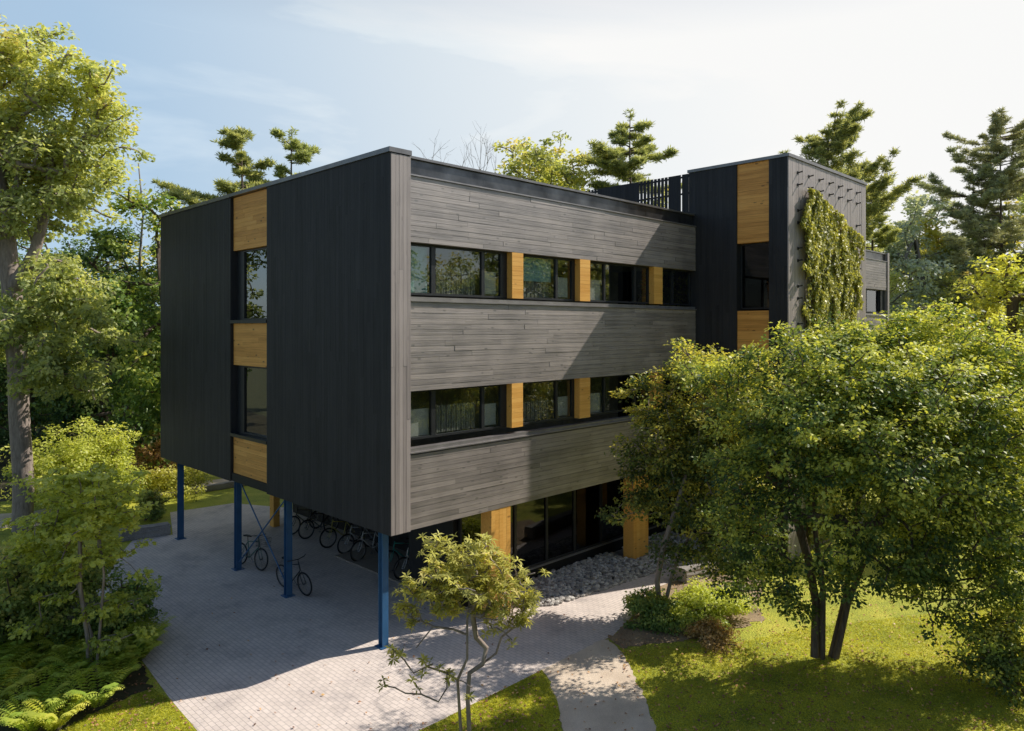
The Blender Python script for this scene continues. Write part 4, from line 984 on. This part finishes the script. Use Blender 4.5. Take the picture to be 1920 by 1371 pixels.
# stones along the wall: a low heap of real stones
rs = np.random.default_rng(9)
def ico():
    import bmesh
    bm = bmesh.new(); bmesh.ops.create_icosphere(bm, subdivisions=1, radius=1.0)
    v = np.array([q.co[:] for q in bm.verts]); f = [tuple(x.index for x in q.verts) for q in bm.faces]; bm.free(); return v, f
iv, fi = ico()
V = []; Fc = []; T = []
g0 = [G(985, 1145), G(1017, 1130), G(1240, 1078)]
def inside(x, y):
    # between the wall base and the front line of the bed, right of its left end
    x0 = 4.35; 
    if x < x0 or x > 12.9: return False
    fy = np.interp(x, [4.3, 5.2, 7.5, 10.0, 13], [-0.05, -0.5, -0.75, -0.95, -1.1])
    if AX(922.5) - .1 < x < AX(958.5)+.1 and y > -.05: return False
    if AX(1189)-.05 < x < AX(1217)+.05 and y > -.05: return False
    return fy < y < 1.08
k = 0
for i in range(5200):
    x = rs.uniform(4.3, 12.9); y = rs.uniform(-1.2, 1.1)
    if not inside(x, y): continue
    fy = np.interp(x, [4.3, 5.2, 7.5, 10.0, 13], [-0.05, -0.5, -0.75, -0.95, -1.1])
    zz = 0.03+0.16*min(1, (y-fy)/.7)*rs.uniform(.6, 1); r = rs.uniform(.035, .085)
    sc = np.array([r*rs.uniform(.8, 1.3), r*rs.uniform(.8, 1.3), r*rs.uniform(.5, .8)])
    a = rs.uniform(0, 6.28); R = np.array([[math.cos(a), -math.sin(a), 0], [math.sin(a), math.cos(a), 0], [0, 0, 1]])
    vv = (iv*(1+rs.normal(0, .10, (len(iv), 1)))*sc)@R.T+np.array([x, y, zz])
    b0 = len(V)*len(iv); V.append(vv); Fc += [(q[0]+b0, q[1]+b0, q[2]+b0) for q in fi]; T += [rs.random()]*len(iv)
V = np.vstack(V); me = bpy.data.meshes.new('stone_bed'); me.from_pydata(V.tolist(), [], Fc)
at = me.attributes.new('tint', 'FLOAT', 'POINT'); at.data.foreach_set('value', T)
def stone_mat():
    m, nt, nd, lk = new_mat('bed stones'); out = N(nd, 'ShaderNodeOutputMaterial'); b = N(nd, 'ShaderNodeBsdfPrincipled')
    at = N(nd, 'ShaderNodeAttribute', attribute_name='tint'); r = ramp(nd, [(0, (.22, .20, .18)), (.6, (.46, .43, .39)), (1, (.70, .66, .60))])
    lk.new(at.outputs['Fac'], r.inputs['Fac']); lk.new(r.outputs['Color'], b.inputs['Base Color']); b.inputs['Roughness'].default_value = .8; lk.new(b.outputs['BSDF'], out.inputs['Surface']); return m
tag(link_mesh('stone_bed', me, stone_mat()), 'bed of loose grey stones along the ground floor glazing', 'stones', kind='stuff')
mb = MB(); mb.add([(4.4, 1.1, .05), (13, 1.1, .10), (13, -.95, .02), (5.2, -.4, .02)], [(0, 3, 2, 1)]); tag(mb.build('stone_bed_base', M['granite']), kind='structure')

# grass blades over the visible lawns (uncountable)
def in_poly(x, y, poly):
    c = np.zeros(len(x), bool); j = len(poly)-1
    for i in range(len(poly)):
        xi, yi = poly[i]; xj, yj = poly[j]
        c ^= ((yi > y) != (yj > y)) & (x < (xj-xi)*(y-yi)/((yj-yi)+1e-12)+xi); j = i
    return c
def grass(poly_px, n, seed, name='grass', h=.042):
    poly = [G(a, c) for a, c in poly_px]; xs = [p[0] for p in poly]; ys = [p[1] for p in poly]
    r = np.random.default_rng(seed); x = r.uniform(min(xs), max(xs), n); y = r.uniform(min(ys), max(ys), n)
    k = in_poly(x, y, poly); x = x[k]; y = y[k]; n = len(x)
    ax = unit(np.stack([r.normal(0, 1.5, n), r.normal(0, 1.5, n), np.ones(n)], 1)); nr = unit(np.cross(ax, r.normal(size=(n, 3))))
    ln = h*r.uniform(.5, 1.5, n); C = np.stack([x, y, ln*.45], 1)
    patch = .5+.3*np.sin(x*1.7+np.sin(y*2.1))*np.sin(y*1.3+np.cos(x*.9))+.3*np.sin(x*4.3+2*np.sin(y*3.1))*np.sin(y*5.3-x)
    return tag(link_mesh(name, quad_mesh(name, leaf_arrays(C, ln, .22, nr, ax, .2), .1+.75*patch+r.normal(0, .18, n)), M['blade']), 'short yellow-green lawn grass', 'grass', kind='stuff')
M['blade'] = leaf_mat('grass blades', [(0, (.115, .15, .010)), (.5, (.23, .245, .018)), (1, (.34, .31, .03))], .45)
grass([(1017, 1258), (880, 1326), (780, 1376), (740, 1400), (1055, 1400), (1045, 1315)], 42000, 1)
grass([(1165, 1220), (1260, 1216), (1350, 1214), (1500, 1180), (1930, 1130), (1930, 1400), (1240, 1400), (1207, 1300)], 170000, 2)
grass([(285, 1292), (318, 1312), (372, 1376), (390, 1400), (60, 1400), (150, 1352), (215, 1322)], 28000, 3)

# fallen leaves
rl = np.random.default_rng(8); Pq = [G(a, c) for a, c in zip(rl.uniform(150, 1930, 5200), 1090+rl.random(5200)*300)]
xq = np.array([p[0] for p in Pq]); yq = np.array([p[1] for p in Pq])
inyard = in_poly(xq, yq, yard) & (rl.random(len(xq)) > .05); inyard |= in_poly(xq, yq, [G(1017, 1256), G(1055, 1371), G(1060, 1440), G(1270, 1440), G(1205, 1300), G(1121, 1205)]) & (rl.random(len(xq)) > .12); xq = xq[~inyard]; yq = yq[~inyard]; nq = len(xq)
Vq = leaf_arrays(np.stack([xq, yq, np.full(nq, .035)], 1), rl.uniform(.04, .09, nq), .65, unit(np.array([0, 0, 1.])+rl.normal(0, .3, (nq, 3))), unit(rl.normal(size=(nq, 3))*np.array([1, 1, .1])))
tag(link_mesh('fallen_leaves', quad_mesh('fallen_leaves', Vq, rl.random(nq)), leaf_mat('dry leaves', [(0, (.06, .035, .015)), (.5, (.16, .09, .03)), (1, (.28, .20, .05))], .2)), 'brown and yellow leaves scattered on lawn and paths', 'fallen leaves', kind='stuff')

# granite blocks and kerb
def block(name, label, p0, p1, w, h, cat='stone block'):
    x0, y0 = G(*p0); x1, y1 = G(*p1); L = math.hypot(x1-x0, y1-y0); a = math.atan2(y1-y0, x1-x0)
    import bmesh
    bm = bmesh.new(); bmesh.ops.create_cube(bm, size=1.0)
    for v in bm.verts: v.co.x *= L; v.co.y *= w; v.co.z = (v.co.z+.5)*h
    bmesh.ops.bevel(bm, geom=bm.edges[:], offset=.03, segments=2, affect='EDGES')
    bmesh.ops.subdivide_edges(bm, edges=[e for e in bm.edges if e.calc_length() > .3], cuts=5, use_grid_fill=True)
    r = random.Random(int(L*100))
    for v in bm.verts: v.co += Vector((r.gauss(0, .008), r.gauss(0, .008), r.gauss(0, .006)))
    me = bpy.data.meshes.new(name); bm.to_mesh(me); bm.free()
    o = link_mesh(name, me, M['granite'], None, ((x0+x1)/2, (y0+y1)/2, 0)); o.rotation_euler = (0, 0, a)
    return tag(o, label, cat)
block('granite_block', 'grey granite block at the yard edge left of the first blue column', (225, 1014), (318, 1000), .5, .38)
block('granite_kerb', 'long low granite kerb behind the yard at left', (262, 942), (470, 908), .35, .28, 'kerb stone')
block('granite_bench', 'sunlit granite slab bench among the bushes right of the stone bed', (1275, 1092), (1400, 1052), .45, .42, 'stone bench')

# ---------------------------------------------------------------- bicycles
M['tyre'] = plain('tyre rubber', (.015, .015, .016), .8); M['rim'] = plain('bicycle rim', (.22, .22, .23), .3, metal=.8); M['saddle'] = plain('black saddle', (.02, .02, .02), .6)
def paint(n, c): return plain(n, c, .35, noise=.05)
def bike(col, fname, label, group=None, basket=False):
    root = tag(empty('bicycle'), label, 'bicycle', group)
    fm = paint(fname, col); R = .34
    for x in (-.52, .52):
        w = MB(); w.torus((x, 0, R), R-.02, .021, n=32); t = w.build('wheel', M['tyre'], root, smooth=True)
        w = MB(); w.torus((x, 0, R), R-.052, .012, n=32, m=5); w.build('rim', M['rim'], t, smooth=True)
        w = MB()
        for k in range(16):
            a = math.pi*2*k/16; w.tube([(x+.02*math.cos(a), .025*(-1)**k, R+.02*math.sin(a)), (x+(R-.06)*math.cos(a+.15), 0, R+(R-.06)*math.sin(a+.15))], .0025, 3)
        w.tube([(x, -.05, R), (x, .05, R)], .02, 8); w.build('spokes', M['rim'], t)
    bb = (-.08, 0, .29); st = (-.22, 0, .80); hd = (.33, 0, .86); hb = (.37, 0, .70)
    m = MB()
    m.tube([bb, st], .016, 8); m.tube([(-.205, 0, .76), hd], .016, 8); m.tube([bb, hb], .019, 8); m.tube([hb, (.315, 0, .92)], .019, 8)
    for s in (-1, 1):
        m.tube([bb, (-.52, .055*s, R)], .009, 6); m.tube([(-.21, 0, .76), (-.52, .055*s, R)], .008, 6)
    m.build('frame', fm, root, smooth=True)
    m = MB()
    for s in (-1, 1): m.tube([(.375, .035*s, .68), (.43, .05*s, .5), (.52, .05*s, R)], .011, 6)
    m.build('fork', fm, root, smooth=True)
    m = MB(); m.tube([(.315, 0, .90), (.30, 0, 1.0), (.36, 0, 1.03)], .013, 6)
    m.tube([(.24, -.30, 1.04), (.35, -.18, 1.05), (.36, 0, 1.03), (.35, .18, 1.05), (.24, .30, 1.04)], .012, 6); m.build('handlebar', M['saddle'], root, smooth=True)
    m = MB(); m.tube([st, (-.25, 0, .92)], .012, 6)
    m.add([(-.40, -.075, .95), (-.40, .075, .95), (-.22, .05, .955), (-.06, .018, .95), (-.06, -.018, .95), (-.22, -.05, .955),
           (-.38, -.06, .90), (-.38, .06, .90), (-.22, .03, .915), (-.07, .01, .92), (-.07, -.01, .92), (-.22, -.03, .915)],
          [(0, 5, 4, 3, 2, 1), (6, 7, 8, 9, 10, 11), (0, 1, 7, 6), (1, 2, 8, 7), (2, 3, 9, 8), (3, 4, 10, 9), (4, 5, 11, 10), (5, 0, 6, 11)])
    m.build('saddle', M['saddle'], root)
    m = MB(); m.torus((-.08, .04, .29), .09, .006, n=20, m=4); m.tube([(-.08, .06, .29), (.04, .07, .17)], .009, 5); m.tube([(-.08, -.06, .29), (-.20, -.07, .41)], .009, 5)
    m.box(.0, .08, .07, .15, .16, .18); m.box(-.24, -.16, -.15, -.07, .40, .42); m.build('crank', M['rim'], root)
    if basket:
        m = MB()
        for k in range(9):
            m.tube([(.42+.03*k, -.16, .74), (.42+.035*k, -.19, 1.0)], .004, 3); m.tube([(.42+.03*k, .16, .74), (.42+.035*k, .19, 1.0)], .004, 3)
        for z in (.76, .88, 1.0): m.tube([(.42, -.18, z), (.70, -.18, z), (.70, .18, z), (.42, .18, z), (.42, -.18, z)], .005, 4)
        m.build('basket', M['saddle'], root)
    return root
def park(o, x, y, rz, lean=0): o.location = (x, y, .012); o.rotation_euler = (math.radians(lean), 0, rz); return o
park(bike((.03, .035, .04), 'black frame paint', 'black bicycle parked behind the second nearest blue column with front wheel towards the camera'), .62, 5.45, math.radians(-84), 6)
park(bike((.05, .16, .13), 'dark green frame paint', 'dark green bicycle with basket behind the second blue column from left', basket=True), .66, 8.35, math.radians(-80), -6)
cols = [((.55, .55, .55), 'silver'), ((.02, .25, .22), 'teal'), ((.03, .03, .035), 'black'), ((.35, .04, .03), 'red'), ((.5, .5, .5), 'grey'), ((.03, .06, .2), 'navy'), ((.6, .6, .58), 'white'), ((.02, .02, .02), 'matt black'), ((.4, .35, .08), 'mustard')]
rb_ = random.Random(3)
where = ['nearest the glazed corner', 'second nearest the glazed corner', '', 'third nearest the glazed corner', 'at the middle of the row', 'third from the far end', '', 'second from the far end', 'at the far end of the row']
for i in (0, 1, 3, 4, 5, 7, 8):
    c, nm = cols[(i*4+6) % 9]
    park(bike(c, nm+' bicycle paint', '%s bicycle in the row under the building, %s' % (nm, where[i]), 'bicycles parked in the row under the building'),
         3.95+rb_.uniform(-.12, .12), 4.0+i*.86+rb_.uniform(-.12, .12), math.pi+rb_.uniform(-.15, .15), rb_.uniform(-7, 7))

# ---------------------------------------------------------------- world, sun, camera
sun_dir = Vector((8.54, -3.34, 8.44)).normalized()
elev = math.asin(sun_dir.z); azim = math.atan2(sun_dir.x, sun_dir.y)
SKY = .11
w = bpy.data.worlds.new('World'); scene.world = w; w.use_nodes = True
nt = w.node_tree; nd = nt.nodes; lk = nt.links; nd.clear()
out = N(nd, 'ShaderNodeOutputWorld'); bg = N(nd, 'ShaderNodeBackground'); bg.inputs['Strength'].default_value = SKY
sky = N(nd, 'ShaderNodeTexSky', sky_type='NISHITA', sun_disc=False, sun_elevation=elev, sun_rotation=azim, altitude=0, air_density=1.0, dust_density=1.0, ozone_density=1.5)
tc = N(nd, 'ShaderNodeTexCoord'); mp = N(nd, 'ShaderNodeMapping'); mp.inputs['Scale'].default_value = (1.2, 1.2, 5.0); mp.inputs['Rotation'].default_value = (.25, .35, .3)
nz = N(nd, 'ShaderNodeTexNoise'); nz.inputs['Scale'].default_value = 1.7; nz.inputs['Detail'].default_value = 9; nz.inputs['Roughness'].default_value = .55; nz.inputs['Distortion'].default_value = .5
lk.new(tc.outputs['Generated'], mp.inputs['Vector']); lk.new(mp.outputs[0], nz.inputs['Vector'])
cr = ramp(nd, [(.44, (.16, .16, .16)), (.80, (.75, .75, .75))]); lk.new(nz.outputs['Fac'], cr.inputs['Fac'])
# haze thickens towards the sun; cut off overhead to weaken the fill light
dt_ = N(nd, 'ShaderNodeVectorMath', operation='DOT_PRODUCT'); dt_.inputs[1].default_value = Vector((sun_dir.x, sun_dir.y, .25)).normalized()
lk.new(tc.outputs['Generated'], dt_.inputs[0])
hz = N(nd, 'ShaderNodeMapRange'); hz.inputs['From Min'].default_value = -.1; hz.inputs['From Max'].default_value = .9; hz.inputs['To Min'].default_value = .6; hz.inputs['To Max'].default_value = .95
lk.new(dt_.outputs['Value'], hz.inputs['Value'])
ad = N(nd, 'ShaderNodeMath', operation='ADD', use_clamp=True); lk.new(cr.outputs['Color'], ad.inputs[0]); lk.new(hz.outputs[0], ad.inputs[1])
sx = N(nd, 'ShaderNodeSeparateXYZ'); lk.new(tc.outputs['Generated'], sx.inputs[0])
el = N(nd, 'ShaderNodeMapRange'); el.inputs['From Min'].default_value = .36; el.inputs['From Max'].default_value = .62; el.inputs['To Min'].default_value = 1; el.inputs['To Max'].default_value = 0
lk.new(sx.outputs['Z'], el.inputs['Value'])
# haze limited to the sky ahead, so the unseen sky adds less fill
vd = N(nd, 'ShaderNodeVectorMath', operation='DOT_PRODUCT'); vd.inputs[1].default_value = (math.sin(math.radians(50)), math.cos(math.radians(50)), 0); lk.new(tc.outputs['Generated'], vd.inputs[0])
vm = N(nd, 'ShaderNodeMapRange'); vm.inputs['From Min'].default_value = .05; vm.inputs['From Max'].default_value = .6; vm.inputs['To Min'].default_value = .1; lk.new(vd.outputs['Value'], vm.inputs['Value'])
em = N(nd, 'ShaderNodeMath', operation='MULTIPLY'); lk.new(el.outputs[0], em.inputs[0]); lk.new(vm.outputs[0], em.inputs[1])
mm = N(nd, 'ShaderNodeMath', operation='MULTIPLY'); lk.new(ad.outputs[0], mm.inputs[0]); lk.new(em.outputs[0], mm.inputs[1])
hc = ramp(nd, [(.25, (.48, .66, .85)), (.55, (.74, .82, .88)), (.85, (.95, .95, .94))])
h2 = N(nd, 'ShaderNodeMapRange'); h2.inputs['From Min'].default_value = -.2; h2.inputs['From Max'].default_value = 1; lk.new(dt_.outputs['Value'], h2.inputs['Value']); 
h3 = N(nd, 'ShaderNodeMath', operation='MULTIPLY_ADD'); h3.inputs[1].default_value = .5; lk.new(cr.outputs['Color'], h3.inputs[0]); lk.new(h2.outputs[0], h3.inputs[2]); lk.new(h3.outputs[0], hc.inputs['Fac'])
hs = N(nd, 'ShaderNodeVectorMath', operation='SCALE'); hs.inputs['Scale'].default_value = 1/SKY; lk.new(hc.outputs['Color'], hs.inputs[0])
mx = N(nd, 'ShaderNodeMixRGB'); lk.new(hs.outputs[0], mx.inputs['Color2'])
lk.new(mm.outputs[0], mx.inputs['Fac']); lk.new(sky.outputs['Color'], mx.inputs['Color1'])
lk.new(mx.outputs['Color'], bg.inputs['Color']); lk.new(bg.outputs[0], out.inputs['Surface'])
sl = bpy.data.lights.new('sun', 'SUN'); sl.energy = 5.0; sl.angle = math.radians(.5); sl.color = (1.0, .93, .84)
so = bpy.data.objects.new('sun', sl); COL.objects.link(so); so.rotation_euler = (-sun_dir).to_track_quat('-Z', 'Y').to_euler(); so.location = (20, -10, 30)
cam = bpy.data.cameras.new('camera'); co = bpy.data.objects.new('camera', cam); COL.objects.link(co)
co.location = (CX, CY, H); co.rotation_euler = (math.radians(90), 0, math.radians(-45))
cam.sensor_width = 36; cam.lens = 36*F/1920; cam.shift_y = -(685.5-HZ)/1920; cam.clip_end = 3000; cam.clip_start = .1
scene.camera = co
scene.view_settings.view_transform = 'Standard'; scene.view_settings.look = 'None'; scene.view_settings.exposure = 0
